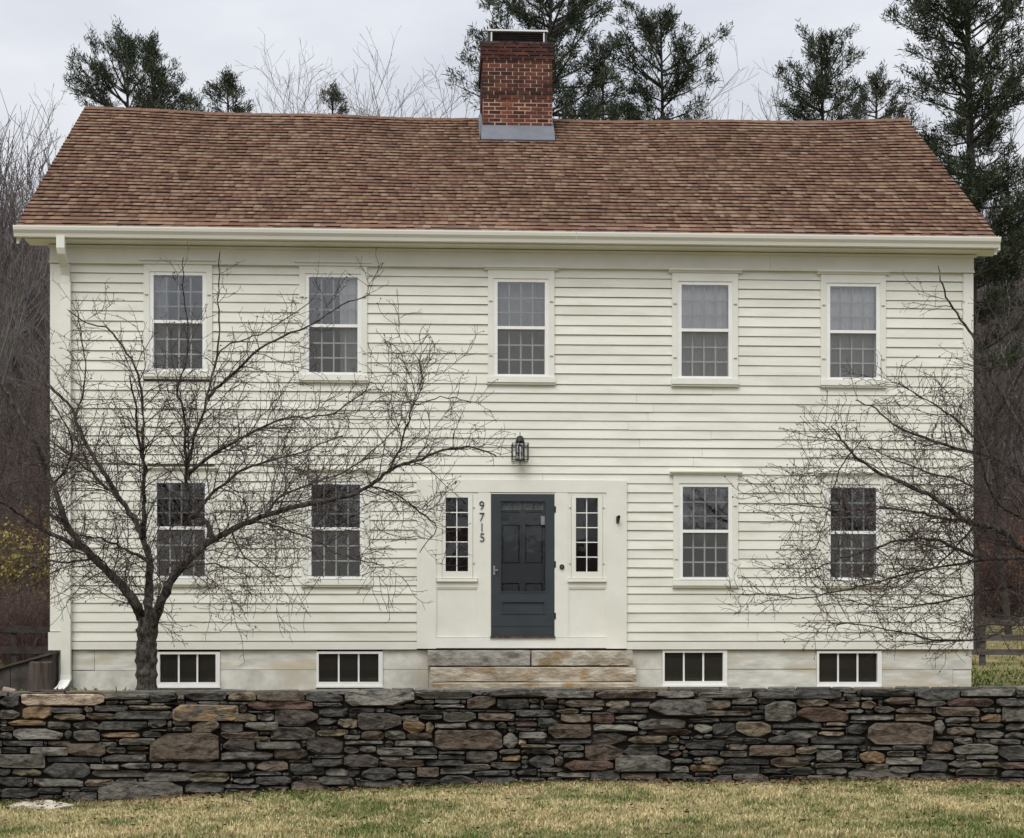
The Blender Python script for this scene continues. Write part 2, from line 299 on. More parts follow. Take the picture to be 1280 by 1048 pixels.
# --- front wall: sheathing cut round the openings (one mesh), its clapboards are pieces of their own
us = sorted({UL, UR} | {h[0] for h in holes} | {h[1] for h in holes}); zs = sorted({Z_SILL, ZE-0.2} | {h[2] for h in holes} | {h[3] for h in holes})
mb = MB()
for a, b in zip(us, us[1:]):
    z_run = None
    for c, d in zip(zs, zs[1:]):
        uc, zc = (a+b)/2, (c+d)/2
        hit = any(h[0] < uc < h[1] and h[2] < zc < h[3] for h in holes)
        if not hit: z_run = (z_run[0] if z_run else c, d)
        if (hit or d == zs[-1]) and z_run: mb.box(a, b, 0.0, 0.10, z_run[0], z_run[1]); z_run = None
front = mb.build('front_wall', M['sheath'], house)
YL = [334.6, 347, 358.8, 370.9, 381.3, 393.4, 406.1, 418.2, 430.3, 442.8, 454.9, 466.9, 480.4, 491.5, 503.2, 514.3, 525.7, 536.8, 547.9, 559.3, 570.7, 582.2, 592.2, 603.8, 615.6,
      628, 639.8, 651.2, 663, 674.7, 686.5, 698.2, 709.7, 721.4, 732.8, 742.9, 754.7, 765.8, 778.2, 790.3, 801.7]
ZLn = [FZ(y, 600) for y in YL]
blocks = [(o.c[0], o.c[1], o.z_sill+0.03, o.z_cap) for o in ops]+[(SUR[0], SUR[1], SUR[2], SUR[3])]
uL, uR = FU(88), FU(1203)
def clap(u0, u1, z0, z1):
    g = rng.uniform(0.0028, 0.0070); zb = z0+g
    vb = -0.028+rng.uniform(-0.004, 0.004); vt = -0.012
    t1, t2 = rng.uniform(-.0025, .0025), rng.uniform(-.0025, .0025)
    V = [(u0, vb, zb+t1), (u1, vb, zb+t2), (u1, vt, z1), (u0, vt, z1), (u0, -0.002, zb+t1+0.012), (u1, -0.002, zb+t2+0.012), (u1, -0.002, z1), (u0, -0.002, z1)]
    link('clapboard', mesh('clapboard', V, [(0, 1, 2, 3), (4, 7, 6, 5), (0, 4, 5, 1), (3, 2, 6, 7), (0, 3, 7, 4), (1, 5, 6, 2)], M['siding']), front)
for z1, z0 in zip(ZLn, ZLn[1:]):
    zc = (z0+z1)/2
    cuts = sorted((b[0], b[1]) for b in blocks if b[2] < zc < b[3])
    cur = uL; segs = []
    for a, b in cuts:
        if a > cur+0.02: segs.append((cur, a))
        cur = max(cur, b)
    if uR > cur+0.02: segs.append((cur, uR))
    for a, b in segs:
        if b-a > 4.4:
            k = 2 if b-a < 9 else 3; cs = [a]+sorted(a+(b-a)*(j/k)+rng.uniform(-0.7, 0.7) for j in range(1, k))+[b]
            for c, d in zip(cs, cs[1:]): clap(c+0.0015, d-0.0015, z0, z1)
        else: clap(a, b, z0, z1)
box('baseboard', uL, SUR[0], -0.038, -0.002, Z_SILL, ZLn[-1]-0.008, M['trim'], house)
box('baseboard', SUR[1], uR, -0.038, -0.002, Z_SILL, ZLn[-1]-0.008, M['trim'], house)
box('corner_board', UL, uL, -0.045, 0.02, Z_SILL+0.26, Z_FR-0.01, M['trim'], house)
MB().box(UL-0.02, FU(78), -0.075, 0.02, FZ(813, 70), FZ(790.5, 70)).build('corner_plinth', M['trim'], house)
box('corner_board', uR, UR, -0.045, 0.02, Z_SILL, Z_FR-0.01, M['trim'], house)
# frieze, moulding and cornice
box('frieze_board', UL-0.004, FU(400), -0.052, 0.02, Z_FR, ZE-0.13, M['trim'], house)
box('frieze_board', FU(400)+0.003, FU(962), -0.052, 0.02, Z_FR, ZE-0.13, M['trim'], house)
box('frieze_board', FU(962)+0.003, UR+0.004, -0.052, 0.02, Z_FR, ZE-0.13, M['trim'], house)
MB().prism([(-0.055, Z_FR+0.03), (-0.075, Z_FR+0.028), (-0.07, Z_FR), (-0.055, Z_FR-0.004)], UL-0.01, UR+0.01).build('frieze_moulding', M['trim'], house)
MB().prism([(-0.055, ZE-0.215), (-0.08, ZE-0.205), (-0.085, ZE-0.18), (-0.055, ZE-0.18)], UL-0.01, UR+0.04).build('bed_moulding', M['trim'], house)
MB().prism([(-0.305, ZE-0.158), (-0.305, ZE-0.02), (0.02, ZE+0.16), (0.02, ZE-0.17)], UL-0.30, UR+0.31).build('cornice', M['trim'], house)
# gutter: an open K-profile trough in two runs
gp = [(v_+0.10, z_) for v_, z_ in [(-0.425, ZE-0.005), (-0.425, ZE-0.145), (-0.50, ZE-0.145), (-0.512, ZE-0.10), (-0.545, ZE-0.06), (-0.555, ZE-0.02), (-0.555, ZE), (-0.535, ZE), (-0.53, ZE-0.05), (-0.49, ZE-0.125), (-0.437, ZE-0.125), (-0.437, ZE-0.005)]]
for a, b in ((RL-0.02, 0.9), (0.903, RRR+0.02)): MB().prism(gp, a, b).build('gutter', M['gutter'], house)
# downspout: swan neck, pipe, shoe
def sweep_rect(mb_, pts, w_, t_):
    rings = []
    for u, v, z in pts: rings.append([(u-w_/2, v-t_/2, z), (u+w_/2, v-t_/2, z), (u+w_/2, v+t_/2, z), (u-w_/2, v+t_/2, z)])
    V = [p for r in rings for p in r]; Fc = []
    for i in range(len(rings)-1):
        for j in range(4): Fc.append((i*4+j, i*4+(j+1) % 4, i*4+4+(j+1) % 4, i*4+4+j))
    Fc += [(3, 2, 1, 0), tuple(len(V)-4+j for j in range(4))]
    mb_.add(V, Fc)
ud = FU(82.5, -0.09); ue = FU(76.5, -0.36)
zg = 0.80
dsp = MB(); sweep_rect(dsp, [(ud, -0.085, 6.62), (ud, -0.085, zg+0.16)], 0.135, 0.075); ds = dsp.build('downspout', M['trim'], house)
nk = MB(); sweep_rect(nk, [(ue, -0.375, ZE-0.13), (ue, -0.375, ZE-0.30), (ue+0.005, -0.34, ZE-0.38), (ud-0.01, -0.14, ZE-0.52), (ud, -0.085, ZE-0.63), (ud, -0.085, 6.60)], 0.115, 0.08); nk.build('swan_neck', M['trim'], ds)
so = MB(); sweep_rect(so, [(ud, -0.085, zg+0.20), (ud, -0.085, zg+0.13), (ud-0.03, -0.14, zg+0.05), (ud-0.06, -0.24, zg+0.0)], 0.145, 0.085); so.build('shoe', M['white'], ds)

# --- windows
def grid_sash(mb_, g, v0, v1, nx, nz, st, mt):
    u0, u1, z0, z1 = g
    mb_.box(u0-st, u0, v0, v1, z0-st, z1+st); mb_.box(u1, u1+st, v0, v1, z0-st, z1+st)
    mb_.box(u0, u1, v0, v1, z0-st, z0); mb_.box(u0, u1, v0, v1, z1, z1+st)
    for i in range(1, nx): x = u0+(u1-u0)*i/nx; mb_.box(x-mt/2, x+mt/2, v0+.004, v1-.004, z0, z1)
    for j in range(1, nz):
        z = z0+(z1-z0)*j/nz
        for i in range(nx):
            a = u0+(u1-u0)*i/nx+(mt/2 if i else 0); b = u0+(u1-u0)*(i+1)/nx-(mt/2 if i < nx-1 else 0); mb_.box(a, b, v0+.006, v1-.006, z-mt/2, z+mt/2)
UNIT = {}
def unit(matkey, name):
    if matkey not in UNIT: UNIT[matkey] = mesh(name, [(x, y, z) for x in (0, 1) for y in (0, 1) for z in (0, 1)], BOXF, M[matkey])
    return UNIT[matkey]
def piece(name, matkey, u0, u1, v0, v1, z0, z1, parent, rot=None):
    o = link(name, unit(matkey, name), parent); o.location = (u0, v0, z0); o.scale = (u1-u0, v1-v0, z1-z0)
    if rot: o.rotation_euler = rot
    return o
def panes(parent, g, v, nx, nz, mt, tilt=0.0):
    u0, u1, z0, z1 = g; du, dz = (u1-u0)/nx, (z1-z0)/nz
    for j in range(nz):
        for i in range(nx):
            piece('pane', 'glass', u0+du*i+mt*0.3, u0+du*(i+1)-mt*0.3, v, v+0.004, z0+dz*j+mt*0.3, z0+dz*(j+1)-mt*0.3, parent, (R(rng.gauss(0, tilt)), 0, R(rng.gauss(0, tilt))))
for o in ops:
    c, s, g = o.c, o.s, o.g
    mb = MB()
    mb.box(c[0], s[0], -0.05, 0.012, c[2], c[3]); mb.box(s[1], c[1], -0.05, 0.012, c[2], c[3]); mb.box(s[0], s[1], -0.05, 0.012, s[3], c[3])
    mb.box(s[0]-0.02, s[0], 0.012, 0.16, s[2], s[3]); mb.box(s[1], s[1]+0.02, 0.012, 0.16, s[2], s[3]); mb.box(s[0]-.02, s[1]+.02, 0.012, 0.16, s[3], s[3]+0.02); mb.box(s[0]-.02, s[1]+.02, 0.012, 0.16, s[2]-0.02, s[2])
    wd = mb.build('window', M['trim'], house)
    MB().prism([(0.0, c[3]+0.002), (-0.062, c[3]+0.002), (-0.066, c[3]+0.02), (-0.10, c[3]+0.035), (-0.10, o.z_cap), (0.0, o.z_cap+0.01)], c[0]-0.055, c[1]+0.055).build('cap_moulding', M['trim'], wd)
    MB().prism([(0.0, c[2]-0.002), (-0.075, c[2]-0.004), (-0.078, o.z_sill+0.028), (-0.06, o.z_sill+0.026), (-0.06, o.z_sill), (0.0, o.z_sill)], c[0]-0.012, c[1]+0.012).build('sill', M['trim'], wd)
    mb = MB(); v0, v1 = -0.036, -0.012
    mb.box(s[0], g[0], v0, v1, s[2], s[3]); mb.box(g[1], s[1], v0, v1, s[2], s[3]); mb.box(g[0], g[1], v0, v1, s[2], g[2]); mb.box(g[0], g[1], v0, v1, g[3], s[3])
    mb.build('storm_frame', M['white'], wd)
    box('meeting_rail', g[0], g[1], -0.040, 0.0, o.zm-0.022, o.zm+0.022, M['white'], wd)
    box('storm_pane', g[0], g[1], -0.026, -0.023, o.zm+0.022, g[3], M['storm'], wd)
    box('insect_screen', g[0], g[1], -0.030, -0.028, g[2], o.zm-0.022, M['screen'], wd)
    up = (g[0]+0.004, g[1]-0.004, o.zm+0.02, g[3]-0.012); lo_ = (g[0]+0.004, g[1]-0.004, g[2]+0.012, o.zm-0.02)
    for gg, vv in ((up, 0.015), (lo_, 0.055)):
        sm = MB(); grid_sash(sm, gg, vv, vv+0.032, 4, 3, 0.03, 0.021); sm.build('sash', M['white'], wd)
        panes(wd, gg, vv+0.015, 4, 3, 0.017, 0.12)
    for zz in (g[2]+(g[3]-g[2])*0.2, g[2]+(g[3]-g[2])*0.79):
        for uu in ((c[0]+s[0])/2, (c[1]+s[1])/2): piece('shutter_clip', 'hardware', uu-0.025, uu+0.025, -0.062, -0.05, zz-0.007, zz+0.007, wd)
# --- cellar windows
for (a, b, c, d) in cel:
    fw = 0.062; mb = MB(); v0, v1 = -0.012, 0.08
    mb.box(a, a+fw-0.03, v0, v1, c, d); mb.box(b-fw+0.0, b, v0, v1, c, d); mb.box(a+fw-0.03, b-fw, v0, v1, c, c+fw); mb.box(a+fw-.03, b-fw, v0, v1, d-0.035, d)
    cw = mb.build('cellar_window', M['white'], house); g = (a+fw-0.03, b-fw, c+fw, d-0.035)
    box('sill', a-0.01, b+0.01, -0.04, 0.06, c-0.02, c-0.002, M['white'], cw)
    for i in (1, 2): x = g[0]+(g[1]-g[0])*i/3; box('muntin', x-0.012, x+0.012, 0.02, 0.05, g[2], g[3], M['white'], cw)
    du = (g[1]-g[0])/3
    for i in range(3): piece('pane', 'cellarglass', g[0]+du*i+0.006, g[0]+du*(i+1)-0.006, 0.034, 0.038, g[2], g[3], cw)
# --- door surround
sur = MB(); a, b, c, d = SUR
d0, d1, dz0, dz1 = DOOR
sx = [FU(545), FU(597.5), FU(709.5), FU(757.5)]
ub = [FU(552.5), FU(591), FU(713.5), FU(753)]
zt = FZ(617); zb_ = FZ(797)
sur.box(a, sx[0], -0.058, -0.002, c, d-0.004)                       # outer boards
sur.box(sx[3], b, -0.058, -0.002, c, d-0.004)
sur.box(sx[0], sx[3], -0.052, -0.002, zt+0.012, d)                      # head
sur.box(sx[1], d0-0.012, -0.050, -0.002, zb_, zt+0.008); sur.box(d1+0.012, sx[2], -0.050, -0.002, zb_, zt+0.008)
sur.box(sx[0], sx[3], -0.062, -0.002, c+0.008, zb_-0.004)             # base
sur.box(sx[0], sx[1], -0.030, -0.002, zb_, FZ(735)); sur.box(sx[2], sx[3], -0.030, -0.002, zb_, FZ(735))   # recessed panels
so_ = sur.build('door_surround', M['trim'], house)
box('door_jamb', d0-0.012, d0, -0.045, 0.10, dz0, dz1+0.012, M['trim'], so_); box('door_jamb', d1, d1+0.012, -0.045, 0.10, dz0, dz1+0.012, M['trim'], so_)
box('door_head', d0, d1, -0.045, 0.10, dz1, dz1+0.012, M['trim'], so_); box('threshold', d0-0.01, d1+0.01, -0.085, 0.10, dz0-0.028, dz0-0.002, M['oldwood'], so_)
for k, ((p0, p1), (q0, q1)) in enumerate((((sx[0], sx[1]), (ub[0], ub[1])), ((sx[2], sx[3]), (ub[2], ub[3])))):
    for w0, w1 in ((p0, p0+0.015), (p1-0.015, p1)): box('panel_bead', w0, w1, -0.044, -0.030, zb_, FZ(735), M['trim'], so_)
    box('panel_bead', p0+0.015, p1-0.015, -0.044, -0.030, FZ(735)-0.015, FZ(735), M['trim'], so_)
    g = sl[k]
    mb = MB(); z0, z1 = FZ(723.5), zt+0.008
    mb.box(p0, q0, -0.040, -0.002, z0, z1); mb.box(q1, p1, -0.040, -0.002, z0, z1)
    mb.box(q0+0.004, g[0], -0.055, -0.002, z0, FZ(619)); mb.box(g[1], q1-0.004, -0.055, -0.002, z0, FZ(619)); mb.box(g[0], g[1], -0.055, -0.002, g[3], FZ(619)); mb.box(g[0], g[1], -0.055, -0.002, z0, g[2])
    mb.box(q0, q1, -0.040, -0.002, FZ(619)+0.004, z1)
    lt = mb.build('sidelight', M['trim'], house)
    MB().prism([(0.0, z0-0.002), (-0.085, z0-0.006), (-0.088, z0-0.045), (-0.065, z0-0.05), (0.0, z0-0.05)], FU(545.5 if k == 0 else 709.5, -.08), FU(597 if k == 0 else 758, -.08)).build('sill', M['trim'], lt)
    box('apron', p0, p1, -0.050, -0.002, FZ(735)+0.002, z0-0.052, M['trim'], lt)
    sm = MB(); grid_sash(sm, g, -0.02, 0.012, 2, 5, 0.0295, 0.014); sm.build('sash', M['white'], lt)
    panes(lt, g, -0.006, 2, 5, 0.018, 0.5)
    for zz in (g[2]+0.12, g[3]-0.14):
        for uu in (q0-0.004, q1+0.004): piece('shutter_clip', 'hardware', uu-0.022, uu+0.022, -0.054, -0.041, zz-0.006, zz+0.006, lt)
# --- doors: the panelled front door behind a glazed storm door
fd = MB(); fv0, fv1 = 0.055, 0.095
ztop, zbot = dz1-0.002, dz0
cols = [(d0, d0+0.17), ((d0+d1)/2-0.045, (d0+d1)/2+0.045), (d1-0.17, d1)]
rails = [(zbot, zbot+0.20), (FZ(730), FZ(707)), (FZ(658+50), FZ(658+49.5)), (FZ(656), FZ(655.5)), (FZ(655), FZ(640)), (FZ(634), FZ(618.5))]
rails = [(zbot, zbot+0.2), (FZ(729), FZ(704)), (FZ(656), FZ(641)), (ztop-0.09, ztop)]
for cu in cols: fd.box(cu[0], cu[1], fv0, fv1, zbot, ztop)
for r0, r1 in rails:
    for i in (0, 1): fd.box(cols[i][1], cols[i+1][0], fv0+.001, fv1, r0, r1)
door = fd.build('front_door', M['door'], house)
for (r0, r1), (r2, r3) in zip(rails, rails[1:]):
    for i in (0, 1): box('panel', cols[i][1]+0.012, cols[i+1][0]-0.012, fv0+0.018, fv1-0.002, r1+0.012, r2-0.012, M['door'], door)
for i in range(4):
    xa = gx0_ = FU(627)+(FU(680.5)-FU(627))*i/4; xb = FU(627)+(FU(680.5)-FU(627))*(i+1)/4
    box('bullseye_pane', xa+0.006, xb-0.006, fv0-0.006, fv0-0.001, FZ(637.5), FZ(629), M['pane_glint'], door)
box('door_knocker', FU(676, .05), FU(681, .05), fv0-0.03, fv0-0.001, FZ(656), FZ(645), M['metal'], door)
sdm = MB(); sv0, sv1 = -0.040, -0.010
gx0, gx1, gz0, gz1 = FU(626), FU(681.5), FZ(739.5), FZ(627)
sdm.box(d0, gx0, sv0, sv1, dz0, dz1); sdm.box(gx1, d1, sv0, sv1, dz0, dz1); sdm.box(gx0, gx1, sv0, sv1, gz1, dz1); sdm.box(gx0, gx1, sv0, sv1, FZ(751), gz0)
sdm.box(gx0, gx1, sv0, sv1, dz0, FZ(767.5)); sdm.box(gx0, gx1, sv0+0.014, sv1, FZ(767.5), FZ(751))
st = sdm.build('storm_door', M['door'], house)
bd = MB(); zA, zB = FZ(767.5), FZ(751)
bd.box(gx0, gx1, sv0-0.012, sv0+0.013, zB-0.022, zB); bd.box(gx0, gx1, sv0-0.012, sv0+0.013, zA, zA+0.022); bd.box(gx0, gx0+0.02, sv0-0.012, sv0+0.013, zA+.022, zB-.022); bd.box(gx1-0.02, gx1, sv0-0.012, sv0+0.013, zA+.022, zB-.022)
bd.build('kick_panel_moulding', M['door'], st)
bd = MB(); bd.box(gx0-.02, gx1+.02, sv0-0.008, sv0-.001, gz0-0.02, gz0); bd.box(gx0-.02, gx1+.02, sv0-0.008, sv0-.001, gz1, gz1+.02); bd.box(gx0-.02, gx0, sv0-0.008, sv0-.001, gz0, gz1); bd.box(gx1, gx1+.02, sv0-0.008, sv0-.001, gz0, gz1)
bd.box(d0+.01, d1-.01, sv0-0.006, sv0-.001, FZ(783), FZ(782)); bd.build('glazing_bead', M['door'], st)
box('pane', gx0, gx1, -0.028, -0.024, gz0, gz1, M['doorglass'], st)
hd = MB(); uh = FU(617.5); hz = FZ(713); hd.box(uh-0.014, uh+0.014, sv0-0.012, sv0-0.001, hz-0.07, hz+0.06); hd.lathe([(0.006, hz+0.0), (0.014, hz+0.005), (0.014, hz+0.05), (0.006, hz+0.055)], uh, sv0-0.03, 10); hd.box(uh-0.006, uh+0.055, sv0-0.045, sv0-0.033, hz-0.01, hz+0.008); hd.build('handle', M['metal'], st)
for hz_ in (0.25, 1.0, 1.8): box('hinge', d1-0.004, d1+0.018, sv0-0.016, sv0-0.002, dz0+hz_, dz0+hz_+0.09, M['black'], st)
# --- house number 9 7 1 5, bell, flag bracket
for ch, px, py in (('9', 602.2, 637.2), ('7', 602.2, 651.6), ('1', 602.4, 664.6), ('5', 602.8, 677.2)):
    cu = bpy.data.curves.new('house_number', 'FONT'); cu.body = ch; cu.size = 0.178; cu.extrude = 0.006; cu.align_x = 'CENTER'; cu.offset = -0.0022; cu.resolution_u = 4
    tf = bpy.data.objects.new('house_number', cu); me = bpy.data.meshes.new_from_object(tf); bpy.data.objects.remove(tf); me.materials.clear(); me.materials.append(M['black']); t = link('house_number', me, house); u, z = F(px, py, -0.05); t.location = (u, -0.058, z); t.rotation_euler = (R(90), 0, 0)
def disc(name, r, th, u, v, z, mat, n=16):
    V = [(u+r*math.cos(6.28318*i/n), vv, z+r*math.sin(6.28318*i/n)) for vv in (v, v-th) for i in range(n)]
    return link(name, mesh(name, V, [(i, (i+1) % n, n+(i+1) % n, n+i) for i in range(n)]+[tuple(range(n)), tuple(range(2*n-1, n-1, -1))], mat), house)
u, z = F(702, 709); db = disc('doorbell', 0.036, 0.02, u, -0.051, z, M['black'])
o = disc('button', 0.012, 0.01, u, -0.0712, z, M['lead'], 10); o.parent = db
u, z = F(771.5, 650); fb = MB(); fb.box(u-0.022, u+0.022, -0.068, -0.059, z-0.05, z+0.045)
pts = [(u, -0.062, z-0.045), (u+0.003, -0.10, z-0.02), (u+0.008, -0.15, z+0.04)]
V_, F_ = tubes([(pts, [0.02, 0.022, 0.024])], 8); fb.add(V_, [tuple(q) for q in F_]); fb.build('flag_bracket', M['black'], house)

# --- foundation
fnd = box('foundation', UL+0.03, UR-0.02, 0.07, 0.4, 0.45, Z_SILL-0.003, M['core'], house)
def cutbox(u0, u1, z0, z1, matk):
    piece('stone_block', matk, u0+0.003, u1-0.003, 0.008+rng.uniform(0, 0.012), 0.09, z0+0.003, z1-0.002, fnd, None)
for x0, x1, y0, y1, mk_ in ((65.5, 90, 813, 866, 'marblegrey'), (90, 118, 813, 838, 'marble'), (118, 197, 813, 838.5, 'marble'), (90, 197, 838.5, 872, 'marblegrey'), (275, 395.5, 813, 837.5, 'marble'), (275, 395.5, 837.5, 872, 'marblegrey'),
        (478.5, 536, 813, 837, 'marblegrey'), (478.5, 536, 837, 872, 'marblegrey'), (536, 791, 813, 872, 'marble'), (791, 828, 813, 837, 'marblegrey'), (791, 828, 837, 872, 'marblegrey'),
        (909, 1021, 813, 836.5, 'marble'), (909, 1021, 836.5, 872, 'marble'), (1102, 1215, 813, 837, 'marble'), (1102, 1191.5, 837, 872, 'marble'), (1191.5, 1215, 837, 872, 'marble'),
        (197, 275, 861, 872, 'marblegrey'), (395.5, 478.5, 861, 872, 'marblegrey'), (828, 909, 860, 872, 'marblegrey'), (1021, 1102, 860.5, 872, 'marblegrey')):
    cutbox(FU(x0), FU(x1), FZ(y1, (x0+x1)/2), min(FZ(y0, (x0+x1)/2), Z_SILL), mk_)
# --- shell: rooms behind the windows, gables, back, roof deck
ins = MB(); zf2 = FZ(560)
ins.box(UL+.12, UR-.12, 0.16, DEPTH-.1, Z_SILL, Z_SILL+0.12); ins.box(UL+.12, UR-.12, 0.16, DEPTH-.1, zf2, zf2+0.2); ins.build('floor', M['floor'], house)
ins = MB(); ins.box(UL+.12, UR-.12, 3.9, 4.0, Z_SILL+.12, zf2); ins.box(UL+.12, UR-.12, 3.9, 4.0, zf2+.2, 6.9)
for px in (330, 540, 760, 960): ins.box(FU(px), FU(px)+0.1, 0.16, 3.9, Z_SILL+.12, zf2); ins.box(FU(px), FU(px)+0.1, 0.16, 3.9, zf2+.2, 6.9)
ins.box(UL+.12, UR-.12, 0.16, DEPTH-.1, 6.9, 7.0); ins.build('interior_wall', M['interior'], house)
box('cellar_lining', UL+0.3, UR-0.3, 2.0, 2.1, 0.4, Z_SILL-0.01, M['core'], house)
def side_wall(u, sgn):
    V, Fc = [], []; z = Z_SILL
    zz = []
    while z < ZR-0.15: zz.append(z); z += 0.14
    zz.append(ZR-0.15)
    def hw(z): return (0.02, DEPTH) if z < ZE-0.2 else ((z-(ZE-0.2))/(ZR-0.15-(ZE-0.2))*(DEPTH/2)+0.02, DEPTH-(z-(ZE-0.2))/(ZR-0.15-(ZE-0.2))*(DEPTH/2))
    for z0, z1 in zip(zz, zz[1:]):
        a0, b0 = hw(z0); a1, b1 = hw(z1); k = len(V)
        V += [(u+sgn*0.02, a0, z0), (u+sgn*0.02, b0, z0), (u+sgn*0.004, b1, z1), (u+sgn*0.004, a1, z1), (u, a0, z0), (u, b0, z0)]
        Fc += [(k, k+1, k+2, k+3), (k+4, k+5, k+1, k)]
    return link('gable_wall', mesh('gable_wall', V, Fc, M['siding']), house)
side_wall(UL, -1); side_wall(UR, 1)
box('back_wall', UL, UR, DEPTH-0.1, DEPTH, 0.4, ZE-0.2, M['siding'], house)
VB = 2*VR-VE; N = 40
V, Fc = [], []
for i in range(N+1):
    u = RL+(RRR-RL)*i/N
    for v, zo in ((VE+0.005, -0.012), (VR, -0.012), (VB, -0.012), (VE+0.005, -0.085), (VR, -0.085), (VB, -0.085)):
        zz = roofz(u, v if v <= VR else 2*VR-v); V.append((u, v, zz+zo))
for i in range(N):
    k = i*6; n = k+6
    Fc += [(k, k+1, n+1, n), (k+1, k+2, n+2, n+1), (k+3, n+3, n+4, k+4), (k+4, n+4, n+5, k+5), (k, n, n+3, k+3), (k+2, k+5, n+5, n+2)]
Fc += [(0, 3, 4, 1), (1, 4, 5, 2), (N*6, N*6+1, N*6+4, N*6+3), (N*6+1, N*6+2, N*6+5, N*6+4)]
roof = link('roof', mesh('roof', V, Fc, [M['deck'], M['trim']], midx=[0, 0, 1, 1, 1, 1]*N+[1]*4), house)
for u0, u1 in ((RL-0.0, RL+0.035), (RRR-0.035, RRR)):                        # rake boards
    mb = MB()
    P = [(VE, ZE-0.09), (VR, ZR-0.09), (VR, ZR-0.23), (VE, ZE-0.23)]; Q = [(VB, ZE-0.09), (VB, ZE-0.23)]
    mb.add([(x, *p) for x in (u0, u1) for p in P], [(0, 1, 2, 3), (7, 6, 5, 4), (0, 3, 7, 4), (1, 0, 4, 5), (2, 1, 5, 6), (3, 2, 6, 7)])
    mb.build('rake_board', M['trim'], house)
    P = [(VR, ZR-0.09), (VB, ZE-0.09), (VB, ZE-0.23), (VR, ZR-0.23)]
    MB().add([(x, *p) for x in (u0, u1) for p in P], [(0, 1, 2, 3), (7, 6, 5, 4), (0, 3, 7, 4), (1, 0, 4, 5), (2, 1, 5, 6), (3, 2, 6, 7)]).build('rake_board', M['trim'], house)
# --- shingles: the lowest courses piece by piece, the rest as one part
slope = math.atan2(ZR-ZE, VR-VE); SL = math.hypot(ZR-ZE, VR-VE); NR = 37; EX = SL/NR
cs_, sn_ = math.cos(slope), math.sin(slope)
SHM = {}
def shmesh(k):
    if k not in SHM:
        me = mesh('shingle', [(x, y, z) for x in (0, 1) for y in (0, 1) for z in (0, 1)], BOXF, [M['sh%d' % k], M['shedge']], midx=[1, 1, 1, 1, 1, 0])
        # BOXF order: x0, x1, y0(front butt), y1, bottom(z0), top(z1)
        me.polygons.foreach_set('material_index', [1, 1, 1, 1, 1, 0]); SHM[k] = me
    return SHM[k]
sv, sf, si = [], [], []; nsh = 0
for r in range(NR):
    u = RL-0.02-rng.uniform(0, 0.2)
    while u < RRR+0.02:
        wd_ = rng.choice((0.08, 0.10, 0.12, 0.14, 0.16, 0.20))*rng.uniform(0.9, 1.1)
        a, b = max(u, RL-0.02), min(u+wd_, RRR+0.02); u += wd_
        if b-a < 0.02: continue
        k = rng.choices(range(6), (20, 22, 16, 20, 15, 8))[0]; th = rng.choice((0.014, 0.0175, 0.022)); tl = th/EX*0.92; lift = 0.002
        v0 = VE-0.012+r*EX*cs_+rng.uniform(-.003, .003); um = (a+b)/2; z0 = roofz(um, v0)+lift
        L_ = EX+0.03 if r < NR-1 else EX-0.0
        if nsh < 300:
            o = link('shingle', shmesh(k), roof); o.location = (a, v0, z0); o.rotation_euler = (slope-tl, 0, 0); o.scale = (b-a, L_, th); nsh += 1
        else:
            sl2 = slope-tl+sag(um, v0+0.14)/1-sag(um, v0)/1; c2, s2 = math.cos(sl2), math.sin(sl2); n0 = len(sv)
            ga, gb = sag(a, v0)-sag(um, v0), sag(b, v0)-sag(um, v0)
            for x, gx in ((a, ga), (b, gb)):
                for y in (0, L_):
                    for z in (0, th): sv.append((x, v0+y*c2-z*s2, z0+gx+y*s2+z*c2))
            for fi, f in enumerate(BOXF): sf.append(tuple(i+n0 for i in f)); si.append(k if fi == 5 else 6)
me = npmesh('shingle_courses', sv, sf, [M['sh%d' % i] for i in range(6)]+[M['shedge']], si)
tag(link('shingle_courses', me, roof), kind='stuff')
rc = MB()
n_rc = 46
for i in range(n_rc):
    a = RL-0.02+(RRR-RL+0.04)*i/n_rc; b = RL-0.02+(RRR-RL+0.04)*(i+1.12)/n_rc; b = min(b, RRR+0.02)
    z0, z1 = ZR+sag(a, VR), ZR+sag(b, VR); h = 0.014+0.004
    rc.add([(a, VR-0.14, z0-0.085), (a, VR, z0+0.012), (a, VR+0.14, z0-0.085), (b, VR-0.14, z1-0.085+h*.6), (b, VR, z1+0.012+h*.6), (b, VR+0.14, z1-0.085+h*.6)], [(0, 3, 4, 1), (1, 4, 5, 2), (3, 5, 4)])
tag(rc.build('ridge_cap', M['sh4'], roof), kind='stuff')
